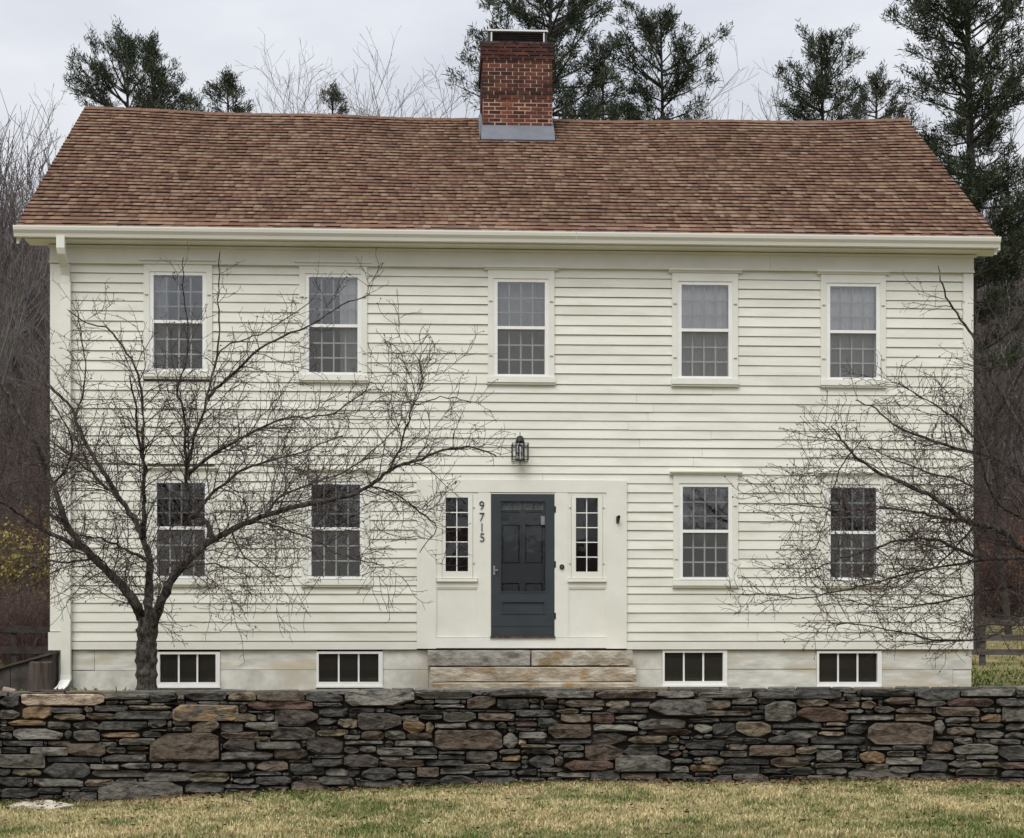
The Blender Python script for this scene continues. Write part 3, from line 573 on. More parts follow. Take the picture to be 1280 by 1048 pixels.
# --- chimney: a mortar core, every brick a piece
CV = 3.33
c0, c1 = FU(603.5, CV), FU(690.5, CV); zt0 = FZ(55.5, 645, CV); zb0 = FZ(158, 645, CV); CD = 1.5
ch = box('chimney', c0+0.003, c1-0.003, CV+0.003, CV+CD-.003, 9.3, zt0-0.02, M['mortar'], house)
NC = 21; hc = (zt0-zb0)/NC; bl = 0.2
def brick(u0, u1, v0, v1, z0, z1):
    k = rng.choices(range(5), (30, 30, 18, 12, 10))[0]
    if z0 > zt0-5*hc: k = rng.choice((1, 2, 2, 4))
    elif z0 > zt0-13*hc: k = rng.choice((0, 0, 1, 1, 2, 2, 4))
    o = link('brick', unit('br%d' % k, 'brick'), ch); o.location = (u0, v0, z0); o.scale = (u1-u0, v1-v0, z1-z0)
nb = 0
for r in range(-2, NC):
    z0 = zb0+r*hc+0.0075; z1 = zb0+(r+1)*hc-0.0075
    pr = 0.032 if r >= NC-4 else (0.018 if r in (7, 8) else (0.006 if r > 8 else 0.0))
    off = (r % 2)*0.5
    x = c0-pr
    edges = [x]; n = 0
    e = c0-pr+bl*(1-off)-(0 if off else 0)
    while e < c1+pr-0.04: edges.append(e); e += bl
    edges.append(c1+pr)
    for a, b in zip(edges, edges[1:]):
        j = rng.uniform(-.003, .003); brick(a+0.008, b-0.008, CV-pr+rng.uniform(-.003, .002), CV+0.09, z0+j*.3, z1+j*.3)
    if r >= 0:                                        # flank towards the left gable
        e = CV+0.095+bl*(0.5 if off else 1.0)*1.0; ed = [CV+0.095]
        while e < CV+CD-0.05: ed.append(e); e += bl
        ed.append(CV+CD)
        for a, b in zip(ed, ed[1:]): brick(c0-pr+rng.uniform(-.002, .002), c0+0.06, a+0.0055, b-0.0055, z0, z1)
        box('brick_flank', c1-0.05, c1+pr, CV+0.095, CV+CD, z0, z1, M['br1'], ch) if r % 1 == 0 else None
MB().box(c0-0.025, c1+0.025, CV-0.025, CV+CD+0.02, zt0+0.001, zt0+0.035).build('crown_wash', M['st_d'], ch)
h0, h1 = FU(610.5, CV), FU(684, CV); zc0, zc1 = zt0+0.036, FZ(37, 645, CV)
cap = MB()
for uu in (h0, h1-0.03):
    for vv in (CV+0.03, CV+CD-0.1): cap.box(uu, uu+0.03, vv, vv+0.03, zc0, zc1-0.03)
cap.box(h0+0.034, h1-0.034, CV+0.04, CV+CD-0.12, zc0, zc1-0.05)
cp = cap.build('chimney_hood', M['black'], ch)
for uu in (h0+0.04, h1-0.065): box('hood_post', uu, uu+0.022, CV+0.012, CV+0.028, zc0, zc1-0.045, M['capwhite'], ch)
box('hood_lid', h0-0.01, h1+0.01, CV, CV+CD-0.05, zc1-0.028, zc1, M['capwhite'], ch)
for i in range(5): z = zc0+0.02+i*0.03; box('hood_louvre', h0+0.066, h1-0.07, CV+0.022, CV+0.039, z, z+0.012, M['shedge'], ch)
fz0, fz1 = roofz(0.1, CV-0.16), zb0+0.006
fl = MB(); fl.add([(c0-0.02, CV-0.02, fz1), (c1+0.02, CV-0.02, fz1), (c1+0.035, CV-0.16, fz0+0.035), (c0-0.035, CV-0.16, fz0+0.035), (c0-0.02, CV+0.01, fz1), (c1+0.02, CV+0.01, fz1), (c1+0.035, CV-0.12, fz0-0.02), (c0-0.035, CV-0.12, fz0-0.02)],
    [(0, 3, 2, 1), (4, 5, 6, 7), (0, 1, 5, 4), (3, 7, 6, 2), (0, 4, 7, 3), (1, 2, 6, 5)])
fl.build('flashing', M['lead'], ch)
for s_, x in ((-1, c0), (1, c1)):
    z_a, z_b = roofz(x, CV-0.15), roofz(x, VR)
    MB().add([(x+s_*0.055, CV-0.15, z_a+0.03), (x+s_*0.055, VR, z_b+0.03), (x+s_*0.004, VR, z_b+0.14), (x+s_*0.004, CV-0.02, fz1), (x+s_*0.04, CV-0.15, z_a), (x+s_*0.04, VR, z_b)], [(0, 1, 2, 3), (0, 4, 5, 1)] ).build('step_flashing', M['lead'], ch)

# ================================================================== things on and round the house
def curtain(g, label, matk, v=0.108, amp=0.016, folds=9, group=None):
    u0, u1, z0, z1 = g; n = 64; V = []
    for i in range(n+1):
        u = u0+(u1-u0)*i/n; f = v+amp*math.sin(i/n*folds*2*math.pi+0.7*math.sin(i*0.37))
        for j in range(5): zz = z0+(z1-z0)*j/4; V.append((u+0.006*math.sin(j*1.3+i*.2), f+0.004*math.sin(j*2+i*.5), zz))
    Fq = [(i*5+j, (i+1)*5+j, (i+1)*5+j+1, i*5+j+1) for i in range(n) for j in range(4)]
    M_ = house_mat
    me = mesh('curtain', [M_ @ Vector(p) for p in V], Fq, M[matk], smooth=True)
    o = tag(link('curtain', me), label, 'curtain', group); md = o.modifiers.new('cloth', 'SOLIDIFY'); md.thickness = 0.003
    return o
from mathutils import Matrix
house_mat = Matrix.Translation((0, D0, 0)) @ Matrix.Rotation(YAW, 4, 'Z')
def cg(i, f0=0.0, f1=1.0):
    g = ops[i].g; return (g[0]-0.03+(g[1]-g[0]+0.06)*f0, g[0]-0.03+(g[1]-g[0]+0.06)*f1, g[2]-0.05, g[3]+0.05)
curtain(cg(3), 'white gathered curtain filling the upstairs window fourth from the left', 'curtain')
curtain(cg(4), 'white gathered curtain filling the upstairs window nearest the right corner', 'curtain')
curtain(cg(1, 0.62, 1.0), 'pale curtain drawn to one side in the second upstairs window', 'curtain', folds=4)
curtain(cg(0, 0.0, 0.30), 'narrow pale curtain at the edge of the first upstairs window', 'greycloth', folds=3)
curtain(cg(2), 'grey drawn curtain behind the upstairs window above the lantern', 'greycloth', v=0.2, folds=5)

def ln(name, mb_, mat, parent, smooth=False): return mb_.build(name, mat, parent, smooth)
u, z = F(650, 561, -0.14)
lan = tag(empty('wall_lantern', house_mat @ Vector((u, -0.03, z)), YAW), 'black iron lantern with a wire cage on the clapboards above the door', 'lantern')
yc = -0.125; pxm = 0.01155
ln('cap', MB().lathe([(0.005, 0.24), (0.006, 0.185), (0.030, 0.180), (0.052, 0.155), (0.060, 0.120), (0.064, 0.10), (0.052, 0.098)], 0, yc, 18), M['black'], lan)
ln('glass_chimney', MB().lathe([(0.045, 0.096), (0.058, 0.03), (0.058, -0.10), (0.045, -0.165)], 0, yc, 18), M['lampglass'], lan, True)
ln('candle_bulb', MB().lathe([(0.012, -0.165), (0.012, -0.06), (0.02, -0.04), (0.014, 0.01), (0.003, 0.03)], 0, yc, 10), M['curtain'], lan)
fr = MB()
for i in range(6):
    a = i*math.pi/3+0.3; x, y = 0.064*math.cos(a), yc+0.064*math.sin(a); fr.box(x-.006, x+.006, y-.006, y+.006, -0.165, 0.1)
fr.lathe([(0.07, -0.180), (0.07, -0.166)], 0, yc, 18); fr.lathe([(0.002, -0.245), (0.008, -0.19), (0.012, -0.18)], 0, yc, 8)
ln('body_frame', fr, M['black'], lan)
cg_ = MB(); q = 0.115; y0, y1 = yc-0.115, yc+0.115
for zz in (0.065, -0.172):
    cg_.box(-q, q, y0-.005, y0+.005, zz-.005, zz+.005); cg_.box(-q, q, y1-.005, y1+.005, zz-.005, zz+.005); cg_.box(-q-.005, -q+.005, y0+.005, y1-.005, zz-.005, zz+.005); cg_.box(q-.005, q+.005, y0+.005, y1-.005, zz-.005, zz+.005)
for x in (-q, q):
    for y in (y0, y1): cg_.box(x-.005, x+.005, y-.0055, y+.0055, -0.172, 0.065)
ln('cage', cg_, M['black'], lan)
ln('back_plate', MB().box(-0.035, 0.035, -0.008, 0.004, -0.10, 0.12).box(-0.01, 0.01, yc, -0.008, 0.075, 0.095), M['black'], lan)

steps = tag(empty('entrance_steps', house_mat @ Vector((0.2, -0.5, 0.8)), YAW), 'three low stone steps of grey and rusty slabs before the door', 'steps')
def slab(px0, px1, py0, py1, v0, v1, mat, zbase=None):
    u0, u1 = FU(px0, v0), FU(px1, v0); z1 = FZ(py0, 660, v0); z0 = FZ(py1, 660, v0) if zbase is None else zbase
    me_v = []; n = 12; rg = random.Random(int(px0+py0))
    prof = [(v1, z0), (v1, z1), (v0+0.012, z1), (v0, z1-0.012), (v0-0.004, (z0+z1)/2), (v0+0.01, z0)]
    for i in range(n+1):
        uu = u0+(u1-u0)*i/n
        for (v, z) in prof: me_v.append((uu+(rg.gauss(0, .004) if 0 < i < n else 0)-0.2, v+0.5+rg.gauss(0, .006)*(v < v1), z-0.8+rg.gauss(0, .0022)))
    k = len(prof); Fq = [(i*k+j, (i+1)*k+j, (i+1)*k+(j+1) % k, i*k+(j+1) % k) for i in range(n) for j in range(k)]+[tuple(range(k)), tuple(n*k+j for j in range(k-1, -1, -1))]
    link('step_slab', mesh('step_slab', me_v, Fq, mat), steps)
slab(534.5, 662.5, 813.2, 832, -0.42, -0.01, M['step0']); slab(664.5, 791, 813.6, 832, -0.41, -0.01, M['step1'])
slab(538, 795, 834.5, 852, -0.78, -0.05, M['step2']); slab(540.5, 798, 854, 874, -1.14, -0.05, M['step2'], zbase=0.6)
box('step_core', -1.2, 1.2, 0.15, 0.47, -0.2, 0.325, M['core'], steps)

# ================================================================== ground
DW = 16.7                                              # distance of the stone wall's face
BOT = [(-400, 1004), (0, 1000), (60, 999), (120, 1000), (232, 996), (300, 991), (430, 986), (500, 982), (650, 980), (860, 979), (1060, 976), (1280, 977), (1700, 977)]
TOP = [(-400, 868), (0, 867), (200, 866), (430, 863.5), (650, 862), (860, 862), (1060, 861), (1280, 860.5), (1700, 860)]
def lerp(tab, x):
    for (a, b), (c, d) in zip(tab, tab[1:]):
        if x <= c: return b+(d-b)*(x-a)/(c-a)
    return tab[-1][1]
def W(px, py, v=0.0):                                   # photo pixel on the wall's face (v behind it) -> world
    a = (px-CX)/FPX; t = (DW*CT+v)/(CT-a*ST); return (a*t, t, EYE+t*(HY-py)/FPX)
def px_of(x, s=DW): return CX+FPX*x/(s+x*TT)
def gfront(x): px = max(-399, min(1699, px_of(x))); return W(px, lerp(BOT, px))[2]-0.022
def sstep(a, b, x): t = max(0, min(1, (x-a)/(b-a))); return t*t*(3-2*t)
def ground(x, s):
    if s < DW+0.2:
        z = gfront(x)+0.012*math.sin(x*1.7+s*2.3)+0.01*math.sin(x*.6-s*1.1)
        if s < 4: z += 0
        if s < -25: z += (-25-s)*0.125
        return z
    z = 0.80-0.03*sstep(18, 22, s)
    z += 0.10*sstep(28, 42, s)
    if s > 42: z += (min(s, 75)-42)*0.074
    if s > 75: z += (min(s, 165)-75)*0.31
    if s > 165: z += (min(s, 230)-165)*0.05
    if s > 26: z += 0.08*math.sin(x*.31+s*.2)*sstep(26, 40, s)+0.5*math.sin(x*.09+1)*sstep(60, 90, s)
    return z
ss = [-120, -90, -70, -50, -40, -25, -10, 0, 5, 8, 10, 11, 12, 13, 14, 15, 16, 16.5, DW+0.15, DW+0.25, 17.5, 18, 19, 20, 22, 24, 28, 32, 36, 40, 42, 46, 50, 55, 60, 65, 70, 75, 80, 90, 100, 115, 130, 150, 165, 190, 230, 420]
xs = [-420, -220, -140, -100, -80, -60, -50, -42, -36, -30, -26, -22, -18, -15, -13, -11]+[i*0.5 for i in range(-19, 20)]+[11, 13, 15, 18, 22, 26, 30, 36, 42, 50, 60, 80, 100, 140, 220, 420]
V = [(x, s+x*TT, ground(x, s)) for s in ss for x in xs]; nx = len(xs)
Fq = [(j*nx+i, j*nx+i+1, (j+1)*nx+i+1, (j+1)*nx+i) for j in range(len(ss)-1) for i in range(nx-1)]
gm = mk('lawn_and_leaf_litter', (0.13, 0.115, 0.045), (0.26, 0.21, 0.11), scale=1.3, rough=1.0, bump=0.8, bscale=30, spec=0.05, third=(0.11, 0.115, 0.04), tscale=0.5)
t_ = gm.node_tree; bsdf = t_.nodes['Principled BSDF']; src = bsdf.inputs['Base Color'].links[0].from_socket
g_ = t_.nodes.new('ShaderNodeNewGeometry'); sx_ = t_.nodes.new('ShaderNodeSeparateXYZ'); t_.links.new(g_.outputs['Position'], sx_.inputs[0])
nn = t_.nodes.new('ShaderNodeTexNoise'); nn.inputs['Scale'].default_value = 0.15; t_.links.new(g_.outputs['Position'], nn.inputs['Vector'])
ad = t_.nodes.new('ShaderNodeMath'); ad.operation = 'MULTIPLY_ADD'; t_.links.new(nn.outputs[0], ad.inputs[0]); ad.inputs[1].default_value = 14; t_.links.new(sx_.outputs[1], ad.inputs[2])
ab = t_.nodes.new('ShaderNodeMath'); ab.operation = 'LESS_THAN'; t_.links.new(sx_.outputs[1], ab.inputs[0]); ab.inputs[1].default_value = -22
m1 = t_.nodes.new('ShaderNodeMapRange'); m1.inputs[1].default_value = 76; m1.inputs[2].default_value = 84; t_.links.new(ad.outputs[0], m1.inputs[0])
mm = t_.nodes.new('ShaderNodeMix'); mm.data_type = 'RGBA'; mxn = t_.nodes.new('ShaderNodeMath'); mxn.operation = 'MAXIMUM'; t_.links.new(m1.outputs[0], mxn.inputs[0]); t_.links.new(ab.outputs[0], mxn.inputs[1]); t_.links.new(mxn.outputs[0], mm.inputs['Factor']); t_.links.new(src, mm.inputs['A']); mm.inputs['B'].default_value = (0.055, 0.041, 0.035, 1)
t_.links.new(mm.outputs['Result'], bsdf.inputs['Base Color'])
tag(link('ground', npmesh('ground', V, Fq, gm, smooth=True)), kind='structure')
# the road the picture was taken from
asph = mk('asphalt', (0.045, 0.045, 0.047), (0.065, 0.064, 0.063), scale=20, rough=0.95, bump=0.3, bscale=120)
V, Fq = [], []
rx = [-120, -60, -30, -15, -8, -4, 0, 4, 8, 15, 30, 60, 120]
for x in rx:
    for s in (-4.5, 4.5): V.append((x, s+x*TT, max(gfront(x)+0.03, ground(x, s)+.004)))
Fq = [(i*2, (i+1)*2, (i+1)*2+1, i*2+1) for i in range(len(rx)-1)]
tag(link('road', npmesh('road', V, Fq, asph)), kind='structure')

# ================================================================== dry stone wall, stone by stone
A_, B_, C_, D_, E_, F_s = 0, 215, 430, 645, 860, 1060
ST_TXT = """0
150,100,760,188,c 0,110,140,205,k 160,190,378,288,o 365,200,605,245,k 610,190,678,240,b 685,180,930,235,k 935,186,1255,220,t 390,242,620,295,t 625,238,840,290,b 840,225,1255,292,k 755,98,1085,145,g
895,145,1080,180,g 1090,100,1285,165,k 0,215,145,288,g 55,290,335,335,o 345,300,515,360,g 530,298,722,358,g 718,300,1075,370,k 1075,270,1212,352,g 0,338,100,375,g 95,350,465,440,l 0,380,90,430,g 465,365,525,430,k
530,360,727,450,g 735,380,1018,422,o 1035,372,1175,418,g 20,443,315,485,k 345,445,515,488,b 715,450,850,495,g 860,422,1135,475,g 10,487,195,535,k 215,487,490,557,l 485,460,770,558,b 775,490,915,538,g 925,478,1085,515,b
1085,382,1590,602,B -30,540,330,642,g 340,557,735,602,k 755,540,1065,600,g 880,602,1092,650,g 655,612,865,657,l -20,644,80,700,k 85,645,305,702,t 312,603,655,718,k 670,655,1065,712,g 240,717,605,782,g 615,722,825,778,t
840,716,1000,757,k -20,705,200,780,k 272,782,450,830,k 580,778,785,817,k 5,785,280,862,k 505,812,705,895,k 715,738,1335,885,g 1045,665,1400,742,g
215
95,90,395,152,k 408,85,610,155,t 615,88,965,157,b 970,92,1245,167,k 5,178,487,302,O 490,180,545,242,b 550,150,1022,222,r 1030,165,1240,197,g 450,245,615,307,t 620,240,745,305,g 742,200,1062,342,d 1070,198,1280,272,k
1055,275,1200,332,k 1205,280,1320,352,t 0,290,130,337,g 140,295,347,392,b 350,315,520,392,d 530,305,775,372,g 0,340,137,378,l 718,340,1040,438,g 1055,358,1285,412,t 350,377,630,430,b 565,408,715,458,t 368,427,605,530,d
612,445,935,510,g 740,490,985,582,b 978,410,1248,545,d 1035,545,1250,572,g 355,520,735,587,g 42,595,540,673,d 545,595,610,660,g 610,588,845,667,b 858,605,1108,692,k 1015,572,1240,637,k 108,670,418,747,t 445,680,570,710,k
440,712,600,759,k 607,700,867,772,k 560,665,795,697,g 92,740,382,828,k 1115,642,1280,702,g 1060,697,1310,772,g 865,725,1140,815,b 595,772,855,807,k 375,757,640,792,k
430
0,72,520,195,l 525,78,930,137,g 1050,82,1450,127,d 512,145,655,177,g 660,140,845,177,k 650,177,880,207,l 893,113,1107,213,b 1110,135,1345,218,k 298,177,440,212,g 435,177,565,212,b 345,215,735,252,k 98,236,417,364,d
395,255,545,310,g 548,252,715,294,k 722,230,962,307,g 975,235,1242,302,b 0,280,100,357,t 428,300,590,392,o 593,305,655,392,t 658,310,890,357,g 898,302,1100,362,g 660,362,1153,513,B 1157,383,1267,502,l 123,365,290,437,b
293,367,450,437,g 455,382,640,437,b 0,395,120,437,g 5,440,290,472,g 368,440,650,488,g 0,484,110,542,k 110,478,235,530,g 236,490,505,554,g 503,490,680,547,k -5,540,253,637,d 255,557,425,587,l 430,545,680,577,g
272,575,582,639,b 683,540,880,582,g 600,580,875,630,k 886,515,1117,607,d 1130,502,1280,542,g 1148,545,1285,594,o 1068,595,1285,650,g 812,610,1067,662,l 388,638,517,667,l 378,672,525,722,k 527,633,693,714,b
125,635,382,737,k 697,692,957,767,k 700,642,935,690,g 950,657,1210,699,k 88,725,422,785,g 0,710,75,782,k 958,702,1255,757,k -10,650,115,707,k
645
160,78,570,137,g 578,73,1015,137,b 1020,80,1300,137,g 90,135,170,172,b 205,130,300,172,b 352,145,645,202,b 653,150,830,207,t 835,152,977,202,d 966,138,1390,268,G 0,215,275,272,k 288,207,455,247,t 470,197,635,224,g
658,198,967,247,d 322,245,547,317,t 553,230,717,320,r 720,250,947,292,g -5,295,155,342,r 158,275,310,350,k 235,318,550,430,b 563,320,887,377,l 888,280,1232,362,g 555,380,807,477,d 815,403,1102,467,t 955,357,1283,402,r
20,375,225,430,g 1110,405,1187,462,t 83,418,215,462,k 18,430,77,477,c 220,432,552,467,k 307,470,495,517,g 502,466,782,587,b 778,490,1030,557,k 35,467,300,502,t 88,543,277,642,k 283,552,345,627,b 353,580,707,662,r
717,546,1128,674,g 1120,512,1207,562,r 1138,625,1257,677,l 345,522,495,572,g 1130,567,1285,610,k 537,652,757,737,k 763,678,1022,730,b 295,667,535,714,g 1033,677,1285,727,k 342,712,527,760,t 173,637,340,674,g
858,715,1072,770,b 25,710,215,750,k 228,702,340,747,g 0,647,150,697,k 1185,432,1285,472,k
860
68,78,470,137,g 478,76,1120,142,k 48,120,180,162,k 103,145,314,222,b 318,130,507,184,g 513,122,635,177,d 558,148,787,303,G 790,138,1020,197,t 790,193,1167,308,R 1020,155,1250,207,b 1050,120,1147,155,r 1145,210,1280,247,g
128,220,464,267,b 460,220,552,252,k 460,255,552,294,k 0,275,230,312,k 240,270,465,302,k 347,298,607,414,t 178,310,347,404,k 43,318,180,392,l 612,310,975,357,k 1000,307,1152,337,t 965,342,1140,364,b 712,365,942,432,g
948,370,1137,410,t 582,400,872,467,k 258,418,574,467,k -20,430,268,507,k 298,465,435,517,b 442,473,777,557,b 885,400,1290,470,K 232,515,432,562,g 97,558,262,622,t 13,612,222,670,o 265,570,590,620,k 598,560,887,639,b
935,505,1122,600,g 783,480,945,542,t 922,602,1272,642,g 718,632,922,692,k 933,642,1157,692,g 208,622,522,687,k 328,682,587,750,g 183,688,322,750,k 593,692,770,717,g 550,645,712,684,k 0,707,175,760,k 863,692,1052,722,l
1163,645,1605,740,G 900,472,1067,502,g 783,544,930,592,k 0,512,220,554,k 50,675,180,705,g
1060
483,60,817,153,k 820,62,1217,122,g 95,62,480,124,k 253,125,487,182,b 98,146,207,212,t 503,140,720,197,g 723,130,1062,197,r 1078,130,1300,197,k 188,190,345,245,d 348,200,612,247,b 633,195,962,267,b 18,250,332,299,l
343,250,637,304,t 703,270,887,317,l 890,267,957,310,r 963,245,1117,314,o 1118,198,1330,312,g 140,308,622,473,B 0,312,140,397,k 628,285,707,402,g 718,340,937,407,b 928,360,1137,427,g 895,315,1132,354,k 1143,315,1300,374,g
1135,377,1300,434,g 638,402,825,432,k 768,418,910,470,g 1033,430,1262,472,g 567,443,767,532,b 768,463,1092,542,l 1095,470,1330,592,K 325,474,547,512,g 163,484,322,514,g 82,516,267,607,o 283,515,482,560,g 273,562,547,620,l
568,535,782,582,g 530,582,727,670,k 858,542,1092,580,l 733,587,972,642,g 973,597,1107,637,t 1103,598,1300,652,b 128,608,297,664,b 300,627,517,682,g 453,675,772,735,d 783,642,1092,697,g 783,700,1092,745,k 1113,657,1300,712,k"""
CMAP = {'B': 'b', 'G': 'g', 'K': 'k', 'R': 'r'}
rects = []; x_off = 0
for line in ST_TXT.split('\n'):
    for tok in line.split():
        if ',' not in tok: x_off = int(tok); continue
        q = tok.split(','); z = [float(v)/5.818 for v in q[:4]]
        rects.append((x_off+z[0], 850+z[1], x_off+z[2], 850+z[3], q[4]))
# greedy fill of everything between the traced stones, and of the wall beyond the frame
X0, X1, Y0, Y1 = -300, 1580, 858, 1012
occ = np.zeros((Y1-Y0, X1-X0), bool)
for i, x in enumerate(range(X0, X1)):
    t, b = lerp(TOP, x), lerp(BOT, x); occ[:max(0, int(round(t+2.0))-Y0), i] = True; occ[int(round(b+2))-Y0:, i] = True
for x0, y0, x1, y1, c in rects: occ[max(0, round(y0)-Y0):round(y1)-Y0+1, max(0, round(x0)-X0):round(x1)-X0+1] = True
fills = []
rw = random.Random(5)
for yy in range(occ.shape[0]):
    row = occ[yy]; xx = 0
    while xx < occ.shape[1]:
        if occ[yy, xx]: xx += 1; continue
        px = xx+X0; wide = not (-4 < px < 1284)
        mw = rw.randint(22, 60) if wide else rw.randint(12, 34); mh = rw.choice((8, 10, 12, 16, 22)) if wide else rw.randint(4, 9)
        e = xx
        while e < occ.shape[1] and e-xx < mw and not occ[yy, e]: e += 1
        h = 1
        while h < mh and yy+h < occ.shape[0] and not occ[yy+h, xx:e].any(): h += 1
        occ[yy:yy+h, xx:e] = True
        if e-xx >= 3 and h >= 2: fills.append((px, yy+Y0-0.3, px+e-xx, yy+Y0+h+0.3, rw.choice('kkkkggkdgbgl' if not wide else 'kkggbdgtk')))
        xx = e
wall = tag(empty('stone_wall', (0, DW+0.3, 0)), 'long dry-laid fieldstone wall of grey and brown stones before the house', 'wall')
WO = Vector((0, DW+0.3, 0))
def stone(x0, y0, x1, y1, rg, cap_=False):
    w_, h_ = x1-x0, y1-y0; cx, cy = (x0+x1)/2, (y0+y1)/2; hw, hh = w_/2-0.7, h_/2-0.65
    hw, hh = w_/2-0.35, h_/2-0.45
    pts = []
    for sx, sy in ((1, -1), (1, 1), (-1, 1), (-1, -1)):          # clockwise corners, each knocked off unevenly
        q = rg.random()**1.15
        cxx = min(hw*0.72, (0.08+0.75*q)*min(h_, w_)*rg.uniform(.5, 2.0)); cyy = hh*(0.15+0.75*q)
        e1 = (sx*hw*rg.uniform(.97, 1.02), sy*(hh-cyy)); e2 = (sx*(hw-cxx), sy*hh*rg.uniform(.93, 1.03))
        two = [e1, e2] if sx*sy > 0 else [e2, e1]
        pts += two
        if sx > 0 and sy > 0 or sx < 0 and sy < 0: pts.append((rg.uniform(-.4, .4)*hw, sy*hh*rg.uniform(.88, 1.02)))
    pts = [(cx+a_, cy+b_) for a_, b_ in pts]; n = len(pts)
    front = -rg.uniform(0.0, 0.045)-(0.012 if w_*h_ > 1200 else 0); bev = rg.uniform(0.006, 0.022)
    tx, ty = rg.uniform(-.02, .02), rg.uniform(-.02, .02)
    V = []; k = rg.uniform(0.80, 0.90)
    for px, py in pts: V.append(Vector(W(px, py, 0.30))-WO)
    for px, py in pts: V.append(Vector(W(px, py, front+bev+tx*(px-cx)/max(hw, 1)+rg.uniform(-.005, .005)))-WO)
    ox, oy = rg.uniform(-.05, .05)*hw, rg.uniform(-.06, .06)*hh
    for px, py in pts: V.append(Vector(W(cx+ox+(px-cx)*k*rg.uniform(.93, 1.04), cy+oy+(py-cy)*k*rg.uniform(.9, 1.05), front+tx*(px-cx)/max(hw, 1)+ty*(py-cy)/max(hh, 1)+rg.uniform(-.014, .014)))-WO)
    V.append(Vector(W(cx+rg.uniform(-.4, .4)*hw, cy+rg.uniform(-.3, .3)*hh, front-rg.uniform(-.012, .02)))-WO)
    Fc = []
    for r in (0, n):
        for i in range(n): Fc.append((r+i, r+n+i, r+n+(i+1) % n, r+(i+1) % n))
    for i in range(n): Fc.append((2*n+i, 3*n, 2*n+(i+1) % n))
    return V, Fc
rects_all = sorted(rects, key=lambda q: -(q[2]-q[0])*(q[3]-q[1]))
vis = [q for q in rects_all]
sV, sF, sI = [], [], []; keys = list(STC); rs = random.Random(21)
def emit(q):
    V, Fc = stone(*q[:4], rs); k0 = len(sV); sV.extend(tuple(v) for v in V); sF.extend(tuple(i+k0 for i in f) for f in Fc); sI.extend([keys.index(CMAP.get(q[4], q[4]))]*len(Fc))
for i, q in enumerate(vis):
    if i < 300:
        V, Fc = stone(*q[:4], rs); o = link('stone', mesh('stone', V, Fc, M['st_'+CMAP.get(q[4], q[4])]), wall)
        if q[4] == 'O': o['label'] = 'rust orange stone with a blue-grey band'
        if q[4] == 'c' and q[2]-q[0] > 60: o['label'] = 'long cream capstone'
    else: emit(q)
for q in fills: emit(q)
tag(link('small_stones', mesh('small_stones', sV, sF, [M['st_'+k] for k in keys], sI), wall), kind='stuff')
mb = MB(); n = 40; V, Fc = [], []
for i in range(n+1):
    px = X0+(X1-X0)*i/n
    for py, v in ((lerp(BOT, px)+4, 0.085), (lerp(TOP, px)+2.2, 0.085), (lerp(TOP, px)+1.4, 0.62), (lerp(BOT, px)+4, 0.62)): V.append(Vector(W(px, py, v))-WO) if v < .5 else V.append(Vector((*W(px, py, v)[:2], W(px, lerp(TOP, px)+2.2, 0.085)[2] if py < 900 else -0.2))-WO)
for i in range(n):
    k = i*4; Fc += [(k, k+4, k+5, k+1), (k+1, k+5, k+6, k+2), (k+2, k+6, k+7, k+3)]
link('wall_heart', mesh('wall_heart', V, Fc, M['core']), wall)
# flat stones along the top, seen edge-on from the road
px = X0; tV, tF, tI = [], [], []
while px < X1:
    L_ = rw.uniform(26, 75); a, b = px+0.5, min(px+L_, X1)-0.5; px += L_
    ya, yb = lerp(TOP, a), lerp(TOP, b); lift = rw.uniform(-0.004, 0.012); fr_ = rw.uniform(0.0, 0.03); z0 = W(a, ya, 0)[2]+lift; z1 = W(b, yb, 0)[2]+lift; k0 = len(tV)
    m = (a+b)/2; pts = [(a+1, fr_+.01), (m, fr_), (b-1, fr_+.012), (b, 0.3), (b-2, 0.58), (m, 0.62), (a+2, .57), (a, 0.3)]
    for dz in (0.0, -0.035):
        for (qx, v) in pts:
            p = W(qx, 860, v); zz = z0+(z1-z0)*(qx-a)/(b-a); tV.append(Vector((p[0], p[1], zz+dz+(rw.uniform(-.004, .004))))-WO)
    tF += [tuple(k0+i for i in range(8))]+[(k0+i, k0+8+i, k0+8+(i+1) % 8, k0+(i+1) % 8) for i in range(8)]
    tI += [keys.index(rw.choice('gglltgk'))]*9
tag(link('top_flags', mesh('top_flags', tV, tF, [M['st_'+k] for k in keys], tI), wall), kind='stuff')
p = W(40, 866, 0.35); q = W(86, 865, 0.42)
mb = MB(); mb.box(p[0], q[0], p[1]-0.12, p[1]+0.14, p[2]-0.012, p[2]+0.026)
pk = tag(mb.build('loose_plank', M['st_r'], None), 'thin reddish brown piece lying flat on top of the stone wall by the downspout', 'plank')

